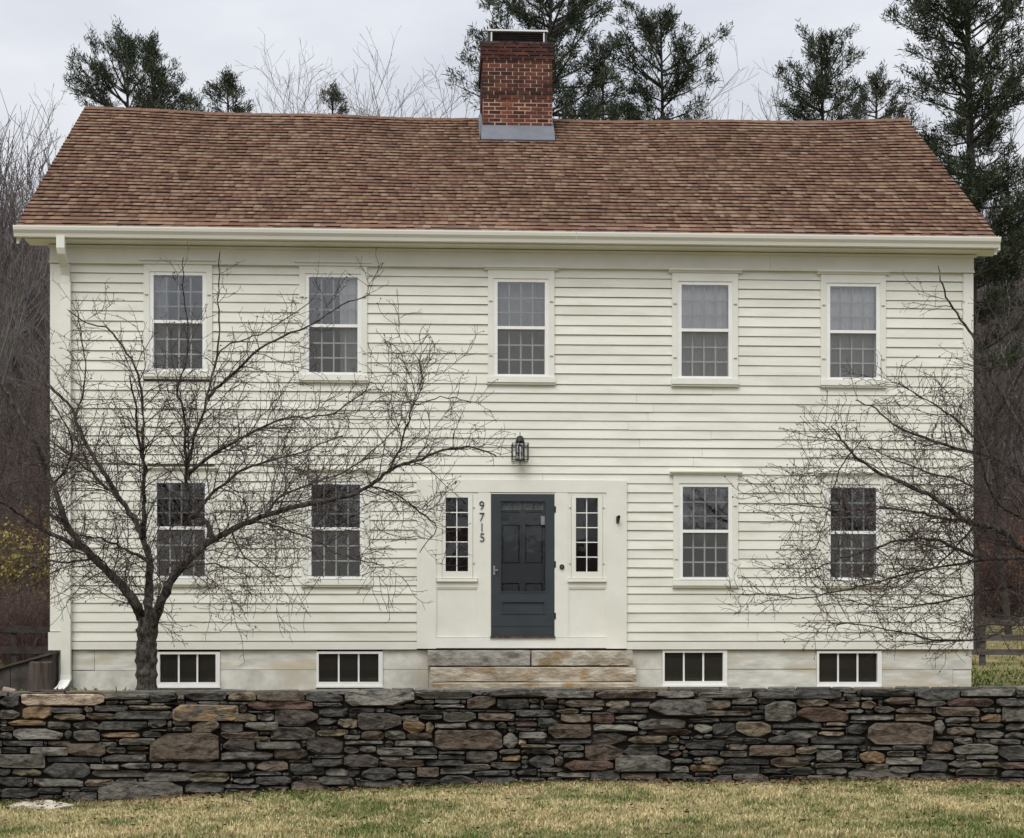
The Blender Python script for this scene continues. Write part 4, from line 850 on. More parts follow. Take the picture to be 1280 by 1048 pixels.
# ================================================================== grass, leaves, slab
def vnoise(x, y, cell, seed):
    tab = np.random.RandomState(seed).uniform(-1, 1, (256, 256)); a, b = x/cell+500, y*0.75/cell+500; i, j = np.floor(a).astype(int), np.floor(b).astype(int); f, g = a-i, b-j; f, g = f*f*(3-2*f), g*g*(3-2*g)
    t = lambda p, q: tab[p % 256, q % 256]
    return (t(i, j)*(1-f)+t(i+1, j)*f)*(1-g)+(t(i, j+1)*(1-f)+t(i+1, j+1)*f)*g
def blades(n, sfun, hmin, hmax, wmin, wmax, name, kind='stuff', seed=1, green=0.0, farm=False):
    r = np.random.RandomState(seed); xs_, ss_ = sfun(r, n)
    zz = np.array([ground(a, b) for a, b in zip(xs_, ss_)]); P = np.stack([xs_, ss_+xs_*TT, zz-0.004], 1)
    az = r.uniform(0, 2*np.pi, n); h = r.uniform(hmin, hmax, n); lean = r.uniform(0.2, 1.25, n); wd = r.uniform(wmin, wmax, n)
    side = np.stack([np.cos(az), np.sin(az), 0*az], 1)*wd[:, None]; d2 = r.uniform(0, 2*np.pi, n)
    mid = P+np.stack([np.cos(d2)*h*lean*.25, np.sin(d2)*h*lean*.25, h*0.62], 1); tip = P+np.stack([np.cos(d2)*h*lean*.9, np.sin(d2)*h*lean*.9, h*(1-.35*(lean-.2))], 1)
    V = np.stack([P-side, P+side, mid+side*.7, mid-side*.7, tip], 1).reshape(-1, 3)
    k = np.arange(n)[:, None]*5
    Fq = np.concatenate([k+np.array([[0, 1, 2]]), k+np.array([[0, 2, 3]]), k+np.array([[3, 2, 4]])], 0)
    vn = vnoise(xs_, ss_, 0.13, 1)+0.8*vnoise(xs_, ss_, 0.31, 2)+0.8*vnoise(xs_, ss_, 0.9, 3)
    pn = 0.30*vn+(np.sin(xs_*2.1+ss_*1.3)+np.sin(xs_*.9-ss_*2.2+1)+np.sin(xs_*4.3+ss_*3.1+2)+np.sin(xs_*7.7-ss_*1.9))*0.03
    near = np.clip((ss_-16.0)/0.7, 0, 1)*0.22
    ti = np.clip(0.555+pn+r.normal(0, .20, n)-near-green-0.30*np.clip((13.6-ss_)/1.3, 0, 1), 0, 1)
    return tag(link(name, npmesh(name, V, Fq, M['grassblade'], tint=np.repeat(ti, 5))), kind=kind)
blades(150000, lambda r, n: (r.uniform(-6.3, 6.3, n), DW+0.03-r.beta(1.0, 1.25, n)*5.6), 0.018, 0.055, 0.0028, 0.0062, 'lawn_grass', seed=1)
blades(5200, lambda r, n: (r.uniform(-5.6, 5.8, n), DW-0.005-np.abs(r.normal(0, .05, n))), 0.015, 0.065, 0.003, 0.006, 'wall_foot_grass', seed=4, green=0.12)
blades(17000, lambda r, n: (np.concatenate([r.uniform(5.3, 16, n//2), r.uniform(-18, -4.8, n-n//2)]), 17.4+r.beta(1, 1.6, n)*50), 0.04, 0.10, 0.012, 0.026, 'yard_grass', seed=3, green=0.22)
def leaves(n, name, seed):
    r = random.Random(seed); V, Fc = [], []
    for i in range(n):
        x = r.uniform(-5.8, 5.8); s_ = DW-0.02-abs(r.gauss(0, 0.5)) if r.random() < .6 else DW-r.uniform(0, 4.5)
        if i % 9 == 0: cx_ = r.choice(((3.7, .10), (3.0, .06), (-3.65, .12), (1.6, .5), (4.6, .3))); x = cx_[0]+r.gauss(0, .16); s_ = DW-.03-abs(r.gauss(0, cx_[1]))
        z = ground(x, s_)+r.uniform(0.03, 0.055); a = r.uniform(0, 6.28); L_ = r.uniform(.012, .036); wv = L_*r.uniform(.35, .6); c, q_ = math.cos(a), math.sin(a); k = len(V); cy = s_+x*TT; cu = r.uniform(.004, .02)
        for (l, m, h) in ((-L_, 0, cu), (-.2*L_, wv, 0), (.5*L_, wv*.7, 0.004), (L_, 0, cu), (.5*L_, -wv*.7, cu), (-.2*L_, -wv, cu)): V.append((x+l*c-m*q_, cy+l*q_+m*c, z+h))
        Fc.append(tuple(range(k, k+6)))
    return tag(link(name, mesh(name, V, Fc, M['leaf'])), kind='stuff')
leaves(1500, 'fallen_leaves', 3)
def gp(px, py, s_guess=15.0):
    a = (px-CX)/FPX; t = s_guess
    for _ in range(25):
        z = ground(a*t, t-a*t*TT); t += ((EYE-z)*FPX/(py-HY)-t)*0.7
    return a*t, t, ground(a*t, t-a*t*TT)
c4 = [gp(*p) for p in ((8, 1010.5), (28, 1003.5), (62, 1005.5), (93, 1010), (64, 1015), (34, 1012))]
zc = sum(p[2] for p in c4)/6+0.025; V = [(x, y, zc+0.008+0.012*math.sin(x*9)) for x, y, z in c4]+[(x, y, zc-0.012) for x, y, z in c4]
cen = Vector((sum(v[0] for v in V)/12, sum(v[1] for v in V)/12, zc))
o = tag(link('flat_stone', mesh('flat_stone', [Vector(v)-cen for v in V], [tuple(range(6)), tuple(range(11, 5, -1))]+[(i, 6+i, 6+(i+1) % 6, (i+1) % 6) for i in range(6)], M['slab'])), 'thin pale flat slab lying on the grass at the wall foot', 'slab'); o.location = cen
x, y, z = gp(309, 1008); V_, F_ = tubes([([(x-.07, y+.05, z+.07), (x, y, z+.05), (x+.05, y-.03, z+.045)], [.007, .009, .006])], 6)
tag(link('fallen_stick', npmesh('fallen_stick', V_, F_, M['twig'])), 'short dark stick lying on the lawn below the wall', 'stick')

# ================================================================== foreground fruit trees
def fruit_tree(name, label, base, limbs, seed, bark_r, bounds, d0, l2scale=1.0, nfill=1.0, shift_up=0.0):
    rg = random.Random(seed); root = tag(empty(name, base), label, 'tree'); bx = Vector(base)
    loc = lambda P: [(p[0]-bx[0], p[1]-bx[1], p[2]-bx[2]) for p in P]
    twigs, tips = [], []
    for li, (kind, pts, r0, r1, dd) in enumerate(limbs):
        n = len(pts); P = []
        for i, (px, py) in enumerate(pts):
            f = i/(n-1); P.append(at(px, py, d0+dd[0]+(dd[1]-dd[0])*f+(rg.uniform(-.1, .1) if 0 < i and kind != 'trunk' else 0)))
        # smooth with Catmull-Rom
        Q, Rr = [], []
        for i in range(n-1):
            p0, p1, p2, p3 = (Vector(P[max(i-1, 0)]), Vector(P[i]), Vector(P[i+1]), Vector(P[min(i+2, n-1)]))
            for k in range(4):
                t = k/4; q = 0.5*((2*p1)+(p2-p0)*t+(2*p0-5*p1+4*p2-p3)*t*t+(3*p1-p0-3*p2+p3)*t**3); f = (i+t)/(n-1)
                Q.append((q.x+rg.gauss(0, .008), q.y, q.z+rg.gauss(0, .008)) if kind != 'trunk' else tuple(q)); Rr.append((r0+(r1-r0)*f**0.50)*rg.uniform(.88, 1.14))
        Q.append(P[-1]); Rr.append(r1)
        V_, F_ = tubes([(loc(Q), Rr)], 10 if r0 > 0.03 else 6)
        link('trunk' if kind == 'trunk' else 'limb', npmesh('limb', V_, F_, M['bark'], smooth=True), root)
        if kind == 'trunk': continue
        for p, t, r, f in along(Q, Rr, 0.078/nfill, rg, 0.25 if r0 > .04 else 0.03):
            hi_ = max(0.0, p[2]-3.9)
            if rg.random() > (0.98 if f < 0.72 else 0.72)/(1+hi_*1.0): continue
            d = side_dir(rg, t, 28, 68); d = norm((d[0], d[1]*0.9, d[2]+0.15+shift_up*rg.random()))
            L_ = rg.uniform(0.35, 1.25)*l2scale*(1.08-0.58*f)/(1+.18*hi_); rr = min(r*0.5, 0.0085)
            pl = wander(rg, p, d, L_, 7, 0.19, rg.choice((-.04, 0.0, .06, .12)), rr, 0.0031); twigs.append(pl)
            for p2, t2, r2, f2 in along(*pl, 0.075, rg, 0.06):
                d2 = side_dir(rg, t2, 30, 75); d2 = norm((d2[0], d2[1], d2[2]+0.12)); L2 = rg.uniform(0.10, 0.50)*(1.1-.4*f2)*l2scale**0.5
                pl2 = wander(rg, p2, d2, L2, 4, 0.22, rg.choice((-.05, 0.03, .1)), 0.0037, 0.0025); twigs.append(pl2)
                if rg.random() < 0.22: tips.append(pl2[0][-1])
                for p3, t3, r3, f3 in along(*pl2, 0.115, rg, 0.05):
                    d3 = side_dir(rg, t3, 35, 80); pl3 = wander(rg, p3, d3, rg.uniform(.03, .13), 2, 0.2, 0.05, 0.0025, 0.0019); twigs.append(pl3)
                    if rg.random() < 0.20: tips.append(pl3[0][-1])
        tips.append(Q[-1])
    y_lim = D0-0.35
    twigs = [(P, r) for P, r in twigs if all(p[1] < y_lim+p[0]*TT and p[2] > 0.9 for p in P) and not any(591 < CX+FPX*p[0]/p[1] < 616 and 610 < HY-FPX*(p[2]-EYE)/p[1] < 692 for p in P)]
    tips = [p for p in tips if p[1] < y_lim+p[0]*TT and p[2] > .9]
    V_, F_ = tubes([(loc(P), r) for P, r in twigs], 3)
    tag(link('twigs', npmesh('twigs', V_, F_, M['twig']), root), kind='stuff')
    OC = np.array([(1, 0, 0), (-1, 0, 0), (0, 1, 0), (0, -1, 0), (0, 0, 1), (0, 0, -1)], float); OF = np.array([(0, 2, 4), (2, 1, 4), (1, 3, 4), (3, 0, 4), (2, 0, 5), (1, 2, 5), (3, 1, 5), (0, 3, 5)])
    rr = np.random.RandomState(seed); T = np.array(loc(tips)); sz = rr.uniform(0.0055, 0.0115, len(T))
    V_ = (T[:, None, :]+OC[None]*sz[:, None, None]+np.array([0, 0, -0.008])).reshape(-1, 3); F_ = (np.arange(len(T))[:, None, None]*6+OF[None]).reshape(-1, 3)
    tag(link('fruit', npmesh('fruit', V_, F_, M['berry'], smooth=True), root), kind='stuff')
    lv, lf = [], []
    for p in loc(rg.sample(tips, min(60, len(tips)))):
        a = rg.uniform(0, 6.28); k = len(lv); L_ = rg.uniform(.012, .024); lv += [(p[0], p[1], p[2]), (p[0]+L_*math.cos(a), p[1]+L_*.5, p[2]-L_*.6), (p[0], p[1], p[2]-L_*1.7), (p[0]-L_*.5*math.cos(a), p[1]-L_*.4, p[2]-L_*.8)]; lf.append((k, k+1, k+2, k+3))
    tag(link('withered_leaves', mesh('withered_leaves', lv, lf, M['paleleaf']), root), kind='stuff')
    print(name, len(twigs), len(tips))
    return root
b0 = at(184, 872, 19.5)
LT = [('trunk', [(183, 885), (183.5, 862), (183, 838), (183, 815), (184, 795), (186, 772)], 0.145, 0.115, (0, 0)),
 ('limb', [(180, 790), (175, 768), (164, 748), (138, 718), (108, 688), (84, 659), (76, 629), (61, 595), (48, 562), (22, 513), (-5, 475), (-35, 435)], .085, .014, (0, -0.6)),
 ('limb', [(112, 692), (84, 677), (48, 659), (22, 640), (-8, 622), (-60, 598)], .042, .012, (-.2, -1.2)),
 ('limb', [(79, 652), (55, 641), (30, 627), (0, 612), (-45, 590)], .030, .010, (-.2, 0.7)),
 ('limb', [(112, 700), (85, 703), (60, 702), (38, 712), (15, 727), (-12, 735)], .020, .007, (-.1, -.9)),
 ('limb', [(60, 594), (42, 575), (15, 560), (-20, 548)], .022, .008, (-.3, .9)),
 ('limb', [(186, 790), (186, 760), (186.5, 735), (188, 703), (179, 673), (166, 647), (149, 621), (130, 592), (104, 547), (89, 510), (67, 489), (42, 470)], .080, .012, (0, 0.9)),
 ('limb', [(178, 672), (179, 650), (180, 618), (180, 580), (172, 545), (170, 510), (162, 470)], .042, .009, (.1, -1.0)),
 ('limb', [(186, 702), (165, 692), (145, 681), (128, 673), (112, 672), (92, 668)], .025, .009, (0, -.8)),
 ('limb', [(150, 622), (128, 605), (100, 578), (75, 560), (50, 540), (20, 535)], .024, .008, (.4, 1.2)),
 ('limb', [(94, 520), (104, 490), (107, 462), (102, 425), (98, 395), (90, 378)], .016, .005, (.6, .5)),
 ('limb', [(182, 590), (178, 555), (178, 500), (168, 458), (150, 428), (134, 410), (108, 404), (86, 388)], .026, .006, (-.3, -.9)),
 ('limb', [(188, 792), (195, 770), (207, 740), (223, 714), (245, 693), (268, 673), (300, 658), (325, 647), (378, 631), (426, 623), (461, 607), (487, 588), (518, 577), (553, 563), (592, 560), (620, 570)], .080, .008, (0, -0.9)),
 ('limb', [(265, 675), (261, 658), (250, 645), (236, 622), (234, 590), (240, 560), (259, 498), (270, 445), (274, 400), (273, 355), (275, 315)], .045, .006, (-.1, .6)),
 ('limb', [(236, 600), (231, 560), (230, 518), (221, 488), (231, 461), (236, 417), (230, 370), (229, 322)], .024, .005, (.1, -.8)),
 ('limb', [(258, 500), (275, 482), (292, 465), (325, 436), (364, 416), (391, 405), (426, 383), (462, 368)], .028, .006, (.3, -.7)),
 ('limb', [(270, 448), (290, 430), (325, 418), (352, 402), (385, 380), (398, 362)], .014, .005, (.4, 1.2)),
 ('limb', [(240, 648), (262, 622), (300, 590), (330, 578), (369, 568), (400, 556), (428, 545)], .028, .007, (-.2, 1.4)),
 ('limb', [(237, 590), (270, 566), (310, 542), (356, 524), (408, 519), (440, 502), (455, 490)], .024, .006, (0, -1.5)),
 ('limb', [(486, 590), (500, 559), (510, 530), (514, 512), (528, 503), (560, 497), (588, 503)], .018, .005, (-.6, -.9)),
 ('limb', [(514, 512), (519, 490), (508, 462), (500, 440), (480, 424)], .009, .004, (-.7, -.6)), ('limb', [(514, 512), (530, 480), (524, 455), (535, 430)], .008, .004, (-.7, -1.1)),
 ('limb', [(320, 652), (350, 660), (385, 672), (420, 690), (450, 700), (480, 706)], .018, .006, (-.4, -1.6)),
 ('limb', [(290, 664), (300, 690), (318, 706), (340, 716), (362, 722)], .014, .005, (-.2, -1.2)),
 ('limb', [(460, 608), (490, 615), (525, 640), (545, 660), (525, 690)], .014, .005, (-.5, .2)),
 ('limb', [(330, 647), (350, 622), (385, 606), (430, 590), (470, 560), (500, 530)], .022, .006, (-.3, 1.5)),
 ('limb', [(225, 712), (262, 704), (290, 712), (312, 722)], .014, .005, (-.1, -1.2)),
 ('limb', [(66, 606), (85, 580), (90, 550), (76, 520), (60, 495)], .018, .006, (-.3, -1.3)), ('limb', [(135, 716), (128, 700), (90, 690), (50, 695), (10, 700)], .015, .006, (0, -1.4))]
lim = []
for k, p, r0, r1, dd in LT: lim.append((k, p, r0, r1, dd))
fruit_tree('crab_apple_tree', 'bare spreading fruit tree with forked trunk behind the wall on the left', (b0[0], b0[1], 0.78), lim, 3, 1, None, 19.5)
b1 = at(1352, 872, 19.3)
RT = [('trunk', [(1352, 885), (1351, 850), (1349, 815), (1346, 780)], .15, .12, (0, 0)),
 ('limb', [(1347, 785), (1325, 740), (1300, 706), (1280, 688), (1249, 664), (1206, 650), (1168, 623), (1130, 604), (1096, 590), (1063, 564), (1048, 545), (1039, 533)], .080, .007, (0, -.5)),
 ('limb', [(1346, 780), (1335, 700), (1310, 640), (1280, 600), (1254, 578), (1216, 566), (1168, 552), (1125, 535), (1095, 512), (1070, 500)], .060, .007, (0, .7)),
 ('limb', [(1340, 720), (1325, 640), (1300, 575), (1280, 540), (1249, 487), (1225, 435), (1206, 406), (1187, 378), (1176, 350), (1173, 332)], .050, .006, (0, -.4)),
 ('limb', [(1300, 708), (1280, 697), (1225, 698), (1173, 676), (1125, 675), (1080, 690), (1040, 702), (1000, 722)], .038, .006, (-.2, -.8)),
 ('limb', [(1349, 800), (1320, 775), (1280, 772), (1254, 788), (1225, 799), (1168, 800), (1120, 789), (1068, 781), (1036, 778)], .030, .006, (-.2, -1.0)),
 ('limb', [(1228, 698), (1195, 706), (1158, 712), (1087, 730), (1040, 742), (1006, 748), (960, 744), (928, 742)], .024, .005, (-.5, .6)),
 ('limb', [(1208, 651), (1170, 646), (1149, 640), (1101, 635), (1060, 640), (1030, 636), (995, 632), (968, 631)], .024, .005, (-.2, -1.0)),
 ('limb', [(1290, 560), (1275, 510), (1262, 470), (1252, 430), (1262, 390), (1258, 350)], .028, .006, (.2, 1.0)),
 ('limb', [(1268, 625), (1240, 620), (1200, 600), (1160, 590), (1110, 570), (1085, 560)], .026, .006, (0, 1.3)),
 ('limb', [(1290, 735), (1250, 735), (1210, 745), (1160, 755), (1110, 760), (1060, 750)], .026, .006, (-.1, 1.1)),
 ('limb', [(1230, 560), (1190, 520), (1150, 495), (1115, 478)], .016, .005, (.3, -.6)),
 ('limb', [(1215, 660), (1180, 700), (1140, 725), (1100, 740)], .016, .005, (0, -1.4)),
 ('limb', [(1063, 564), (1045, 600), (1030, 655), (1015, 690), (985, 710)], .010, .004, (-.2, .6)),
 ('limb', [(1290, 650), (1262, 640), (1235, 610), (1225, 560), (1215, 500)], .024, .006, (-.2, -1.4)),
 ('limb', [(1348, 760), (1400, 690), (1450, 600), (1480, 520)], .07, .012, (0, .5)), ('limb', [(1346, 740), (1360, 640), (1370, 540), (1350, 440)], .06, .01, (0, -.6))]
fruit_tree('crab_apple_tree', 'bare fruit tree reaching thin branches in over the wall from the right edge', (b1[0], b1[1], 0.78), RT, 9, 1, None, 19.3)
# ================================================================== pines
def pine(label, px, top, d, halfw, seed, base_f=0.15, up=0.5, mat='needle', dens=1.0, lean=0.0, vis=80, group='pines rising behind the house'):
    rg = random.Random(seed); r = np.random.RandomState(seed)
    x = (px-CX)/FPX*d; zt_ = EYE+(HY-top)/FPX*d; z0 = ground(x, d-x*TT); H = zt_-z0; Rm = halfw/FPX*d
    root = tag(empty('pine_tree', (x, d, z0)), label, 'tree', group)
    tr = [(math.sin(i*1.3+seed)*0.06+lean*(i/8)**2, math.cos(i*1.7+seed)*.06, H*i/8-0.3*(i == 0)) for i in range(9)]
    rd = [0.012*H*(1-0.93*i/8)+0.01 for i in range(9)]
    wood = [(tr, rd)]; cl = []
    z = H*base_f
    def axis(zz):
        f = zz/H*8; i = min(7, int(f)); g = f-i; return (tr[i][0]+(tr[i+1][0]-tr[i][0])*g, tr[i][1]+(tr[i+1][1]-tr[i][1])*g, zz)
    while z < H*0.985:
        f = (z-H*base_f)/(H*(1-base_f))
        dt = H-z; Vm = vis/FPX*d; q_ = min(1.0, dt/Vm); e = (0.12+0.88*q_**0.8)*(0.80+0.20*math.sin(z*2.1+seed))*(1.0 if dt < 2.2*Vm else max(.55, 1-(dt-2.2*Vm)/(6*Vm)))
        ft = max(0.0, 1-dt/(1.6*Vm))
        for _ in range(rg.randint(4, 6)):
            L_ = max(0.35, Rm*e*rg.uniform(0.55, 1.12)); az = rg.uniform(0, 6.283); el = R((-6+52*ft)+up*22+rg.uniform(-10, 12))
            dvec = (math.cos(az)*math.cos(el), math.sin(az)*math.cos(el), math.sin(el))
            pl = wander(rg, axis(z+rg.uniform(-.15, .15)), dvec, L_, 5, 0.07, 0.06+0.08*up, 0.012+0.012*L_, 0.008); wood.append(pl)
            for p, t, rr, f2 in along(*pl, 0.30/dens, rg, L_*0.22):
                dd = side_dir(rg, t, 25, 65); dd = norm((dd[0], dd[1], dd[2]*0.6+0.22+0.2*up)); l2 = rg.uniform(.25, .8)*(1.15-.5*f2)*min(1, L_/1.6+.3)
                q = wander(rg, p, dd, l2, 2, 0.1, 0.12, 0.008, 0.005); wood.append(q)
                cl.append((q[0][-1], q[1][0], dd)); cl.append((q[0][1], 0, dd))
            cl.append((pl[0][-1], 0, norm((pl[0][-1][0]-pl[0][-2][0], pl[0][-1][1]-pl[0][-2][1], pl[0][-1][2]-pl[0][-2][2]))))
        z += rg.uniform(0.30, 0.55) if dt < 2.5*Vm else rg.uniform(.6, 1.0)
    for i in range(6): cl.append(((tr[-1][0], tr[-1][1], H-0.15*i), 0, (0, 0, 1)))
    V_, F_ = tubes([w_ for w_ in wood if len(w_[0]) > 3], 6); V2, F2 = tubes([w_ for w_ in wood if len(w_[0]) <= 3], 3)
    link('trunk', npmesh('trunk', np.concatenate([V_, V2]), np.concatenate([F_, F2+len(V_)]), M['pbark']), root)
    C = np.array([c[0] for c in cl]); Dr = np.array([c[2] for c in cl]); n = len(C); K = 25
    dirs = r.normal(0, 1, (n, K, 3)); dirs /= np.linalg.norm(dirs, axis=2, keepdims=True); dirs = dirs*0.85+Dr[:, None, :]*0.75+np.array([0, 0, 0.28]); dirs /= np.linalg.norm(dirs, axis=2, keepdims=True)
    Ln = r.uniform(.10, .24, (n, K, 1)); base = C[:, None, :]+r.normal(0, .085, (n, K, 3)); tip = base+dirs*Ln
    sd_ = np.cross(dirs, r.normal(0, 1, (n, K, 3))); sd_ /= np.linalg.norm(sd_, axis=2, keepdims=True); sd_ *= r.uniform(.008, .019, (n, K, 1))
    V = np.stack([base-sd_*.5, base+sd_*.5, base+dirs*Ln*.6+sd_, tip, base+dirs*Ln*.6-sd_], 2).reshape(-1, 3)
    k = np.arange(n*K)[:, None]*5; Fq = np.concatenate([k+np.array([[0, 1, 2]]), k+np.array([[0, 2, 4]]), k+np.array([[4, 2, 3]])])
    ti = np.clip(np.repeat(r.beta(1.6, 3.2, n), K)+r.normal(0, .12, n*K), 0, 1)
    link('crown', npmesh('crown', V, Fq, M[mat], tint=np.repeat(ti, 5)), root)
    return n*K*3
np_ = 0
np_ += pine('double pine with upswept left crown above the left roof corner', 158, 57, 62, 88, 11, 0.5, 0.9, dens=1.0, vis=55)
np_ += pine('broom-topped pine beside its twin over the left end of the ridge', 190, 54, 60, 58, 12, 0.40, 1.0, dens=1.1, vis=50)
np_ += pine('small round dark pine just above the ridge right of the pair', 286, 99, 62, 40, 13, 0.35, 0.7, dens=1.0, vis=26)
np_ += pine('low pine tip barely above the ridge beside the left pair', 240, 118, 64, 24, 14, 0.4, 0.6, vis=22)
np_ += pine('thin little pine poking above the ridge left of the chimney', 416, 111, 64, 24, 15, 0.5, 0.7, mat='needledull', dens=0.7, vis=30)
np_ += pine('tallest dark pine spreading wide directly behind the brick chimney', 688, -95, 52, 170, 16, 0.30, 0.35, vis=165, dens=1.3)
np_ += pine('dark rounded pine between the chimney pine and its right neighbour', 752, 64, 56, 66, 17, 0.35, 0.4, dens=1.0, vis=60)
np_ += pine('dense upright pine with a pointed top right of the chimney', 826, 22, 56, 98, 18, 0.25, 0.6, vis=75, dens=1.3)
np_ += pine('flat-topped pine above the ridge three quarters along the roof', 1028, 42, 58, 78, 19, 0.42, 0.7, vis=55, dens=1.3)
np_ += pine('dull greyish pine low over the right end of the ridge', 1097, 97, 60, 55, 20, 0.40, 0.4, mat='needledull', vis=45)
np_ += pine('huge dark pine filling the sky at the right roof corner', 1212, -150, 46, 125, 21, 0.36, 0.30, vis=230, dens=1.6)

# ================================================================== bare trees
def bare(rg, H, r0, fork=0.42, lead=6, spread=(14, 40), depth=3, fine=1.0, up=0.08):
    tr_ = wander(rg, (0, 0, -0.3), (0, 0, 1), H*fork+.3, 6, 0.05, 0.05, r0, r0*0.62); polys = [tr_]; lev = []
    for k in range(lead):
        az = 6.283*(k+rg.uniform(-.3, .3))/lead; a = R(rg.uniform(*spread))*(0.35 if k == 0 else 1); i = rg.choice((4, 5, 6)); p = tr_[0][i]
        q = wander(rg, p, (math.cos(az)*math.sin(a), math.sin(az)*math.sin(a), math.cos(a)), (H-p[2])*rg.uniform(.72, .97), 8, 0.09, 0.05, r0*rg.uniform(.34, .5), 0.011); polys.append(q); lev.append(q)
    for sp, lo_, hi_, n_, r_ in ((0.036, .10, .24, 5, .016), (0.020, .04, .11, 3, .011), (0.016, .015, .045, 2, .009))[:depth]:
        nxt = []
        for q in lev:
            for p, t, r, f in along(*q, H*sp/fine, rg, H*(.06 if sp > .03 else .012)):
                d = side_dir(rg, t, 22, 58); d = norm((d[0], d[1], d[2]+0.22)); w_ = wander(rg, p, d, H*rg.uniform(lo_, hi_)*(1.15-.6*f), n_, 0.14, up, min(r*.7, r_), r_*.55); nxt.append(w_)
        polys += nxt; lev = nxt
    return polys
def bare_tree(label, px, top, d, seed, name='bare_tree', mat='greybark', **kw):
    rg = random.Random(seed); x = (px-CX)/FPX*d; z0 = ground(x, d-x*TT); H = EYE+(HY-top)/FPX*d-z0
    pl = bare(rg, H, H*0.0075, **kw); root = tag(empty(name, (x, d, z0)), label, 'tree', 'bare trees behind the roof')
    V_, F_ = tubes(pl[:1], 7); link('trunk', npmesh('trunk', V_, F_, M[mat], smooth=True), root)
    a = [p for p in pl[1:] if len(p[0]) > 4]; b = [p for p in pl[1:] if len(p[0]) <= 4]
    V_, F_ = tubes(a, 4); V2, F2 = tubes(b, 3); link('crown', npmesh('crown', np.concatenate([V_, V2]), np.concatenate([F_, F2+len(V_)]), M[mat]), root)
bare_tree('pale bare tree with a fine fan of twigs between two pines right of the chimney', 926, 48, 60, 31, fine=.9)
bare_tree('slender bare saplings crossing the dark pine left of the chimney', 562, 62, 58, 32, spread=(15, 35), fine=.8)
bare_tree('faint bare tree tips over the ridge left of the chimney', 492, 88, 64, 33, spread=(15, 38), fine=.8)
bare_tree('low bare tree tips over the ridge beside the thin little pine', 366, 112, 66, 34, spread=(18, 40))
bare_tree('bare grey tree crossing the dark pines just right of the chimney', 738, 96, 54, 35, spread=(18, 45))
bare_tree('tall bare tree in the gap beyond the right gable', 1262, 130, 52, 36, mat='pbark', fine=1.1)
bare_tree('bare tree standing at the far left edge above the woods', -6, 150, 64, 37)
bare_tree('small bare tree beside the pale fan-shaped one', 905, 92, 66, 38)
bare_tree('thin bare tree tips rising between the left pair of pines and the chimney', 448, 104, 68, 39, spread=(15, 35))

# ================================================================== woods on the hill: one mass
tmpl = []
for k in range(7):
    rg = random.Random(50+k); pl = bare(rg, 13, 0.11, fork=.35, lead=5, spread=(10, 32), depth=1, fine=.75); V_, F_ = tubes(pl, 3)
    tw = []
    for P, r_ in pl[1:]:
        for p, t, r1, f in along(P, r_, 0.66, rg, 1.5 if P is pl[0][0] else .25):
            d = side_dir(rg, t, 25, 60); tw.append(wander(rg, p, norm((d[0], d[1], d[2]+.3)), rg.uniform(.6, 1.6), 2, .1, .1, .013, .008))
    V3, F3 = tubes(tw, 3); tmpl.append((np.concatenate([V_, V3]), np.concatenate([F_, F3+len(V_)])))
print('wood tmpl', [len(f) for _, f in tmpl])
def scatter(spots, hs, name, mat, kind='stuff'):
    r = np.random.RandomState(len(spots)); Vs, Fs, off = [], [], 0
    for (x, y), h in zip(spots, hs):
        V_, F_ = tmpl[r.randint(len(tmpl))]; a = r.uniform(0, 6.28); s_ = h/13; c, q = math.cos(a)*s_, math.sin(a)*s_
        P = np.stack([V_[:, 0]*c-V_[:, 1]*q+x, V_[:, 0]*q+V_[:, 1]*c+y, V_[:, 2]*s_+ground(x, y-x*TT)], 1); Vs.append(P); Fs.append(F_+off); off += len(V_)
    return tag(link(name, npmesh(name, np.concatenate(Vs), np.concatenate(Fs), M[mat])), kind=kind)
r = random.Random(77); spots, hs = [], []
for k in range(112):
    s_ = 62+(r.random()**0.8)*95
    left = r.random() < 0.5
    if left: x = -(0.255+0.17*r.random()**1.5)*s_
    else: x = (0.262+0.17*r.random()**1.6)*s_
    spots.append((x, s_)); hs.append(r.uniform(13, 18))
for k in range(40):
    s_ = r.uniform(82, 112); x = (0.258+0.12*r.random())*s_*(1 if r.random() < .5 else -1); spots.append((x, s_)); hs.append(r.uniform(18, 24))
for k in range(38):
    s_ = r.uniform(74, 118); spots.append((r.uniform(-.26, .26)*s_, s_)); hs.append(r.uniform(9, 14))
scatter(spots, hs, 'bare_woods', 'woodbark')
spots, hs = [], []
for k in range(34): spots.append((r.uniform(-44, 44), r.uniform(-80, -40))); hs.append(r.uniform(8, 13))
scatter(spots, hs, 'roadside_woods', 'woodbark')
def brush(name, n, area, h0, h1, mat, seed, kind='stuff', label=None, cat=None, rad=0.012, clumps=None):
    rg = random.Random(seed); pl = []
    for i in range(n):
        x, y = area(rg); z = ground(x, y-x*TT)-0.05; h = rg.uniform(h0, h1)
        q = wander(rg, (x, y, z), norm((rg.gauss(0, .28), rg.gauss(0, .28), 1)), h, 4, .13, .02, rad, rad*.5); pl.append(q)
        for p, t, r1, f in along(*q, h*.16, rg, h*.2):
            d = side_dir(rg, t, 20, 60); pl.append(wander(rg, p, d, h*rg.uniform(.15, .38), 2, .12, .05, rad*.7, rad*.4))
    V_, F_ = tubes(pl, 3); return link(name, npmesh(name, V_, F_, M[mat]))
tag(brush('undergrowth', 1500, lambda g: ((g.uniform(-.40, -.268) if g.random() < .5 else g.uniform(.272, .40))*1.0*70, g.uniform(58, 86)), 1.2, 4.2, 'brush', 5, rad=.02), kind='stuff')
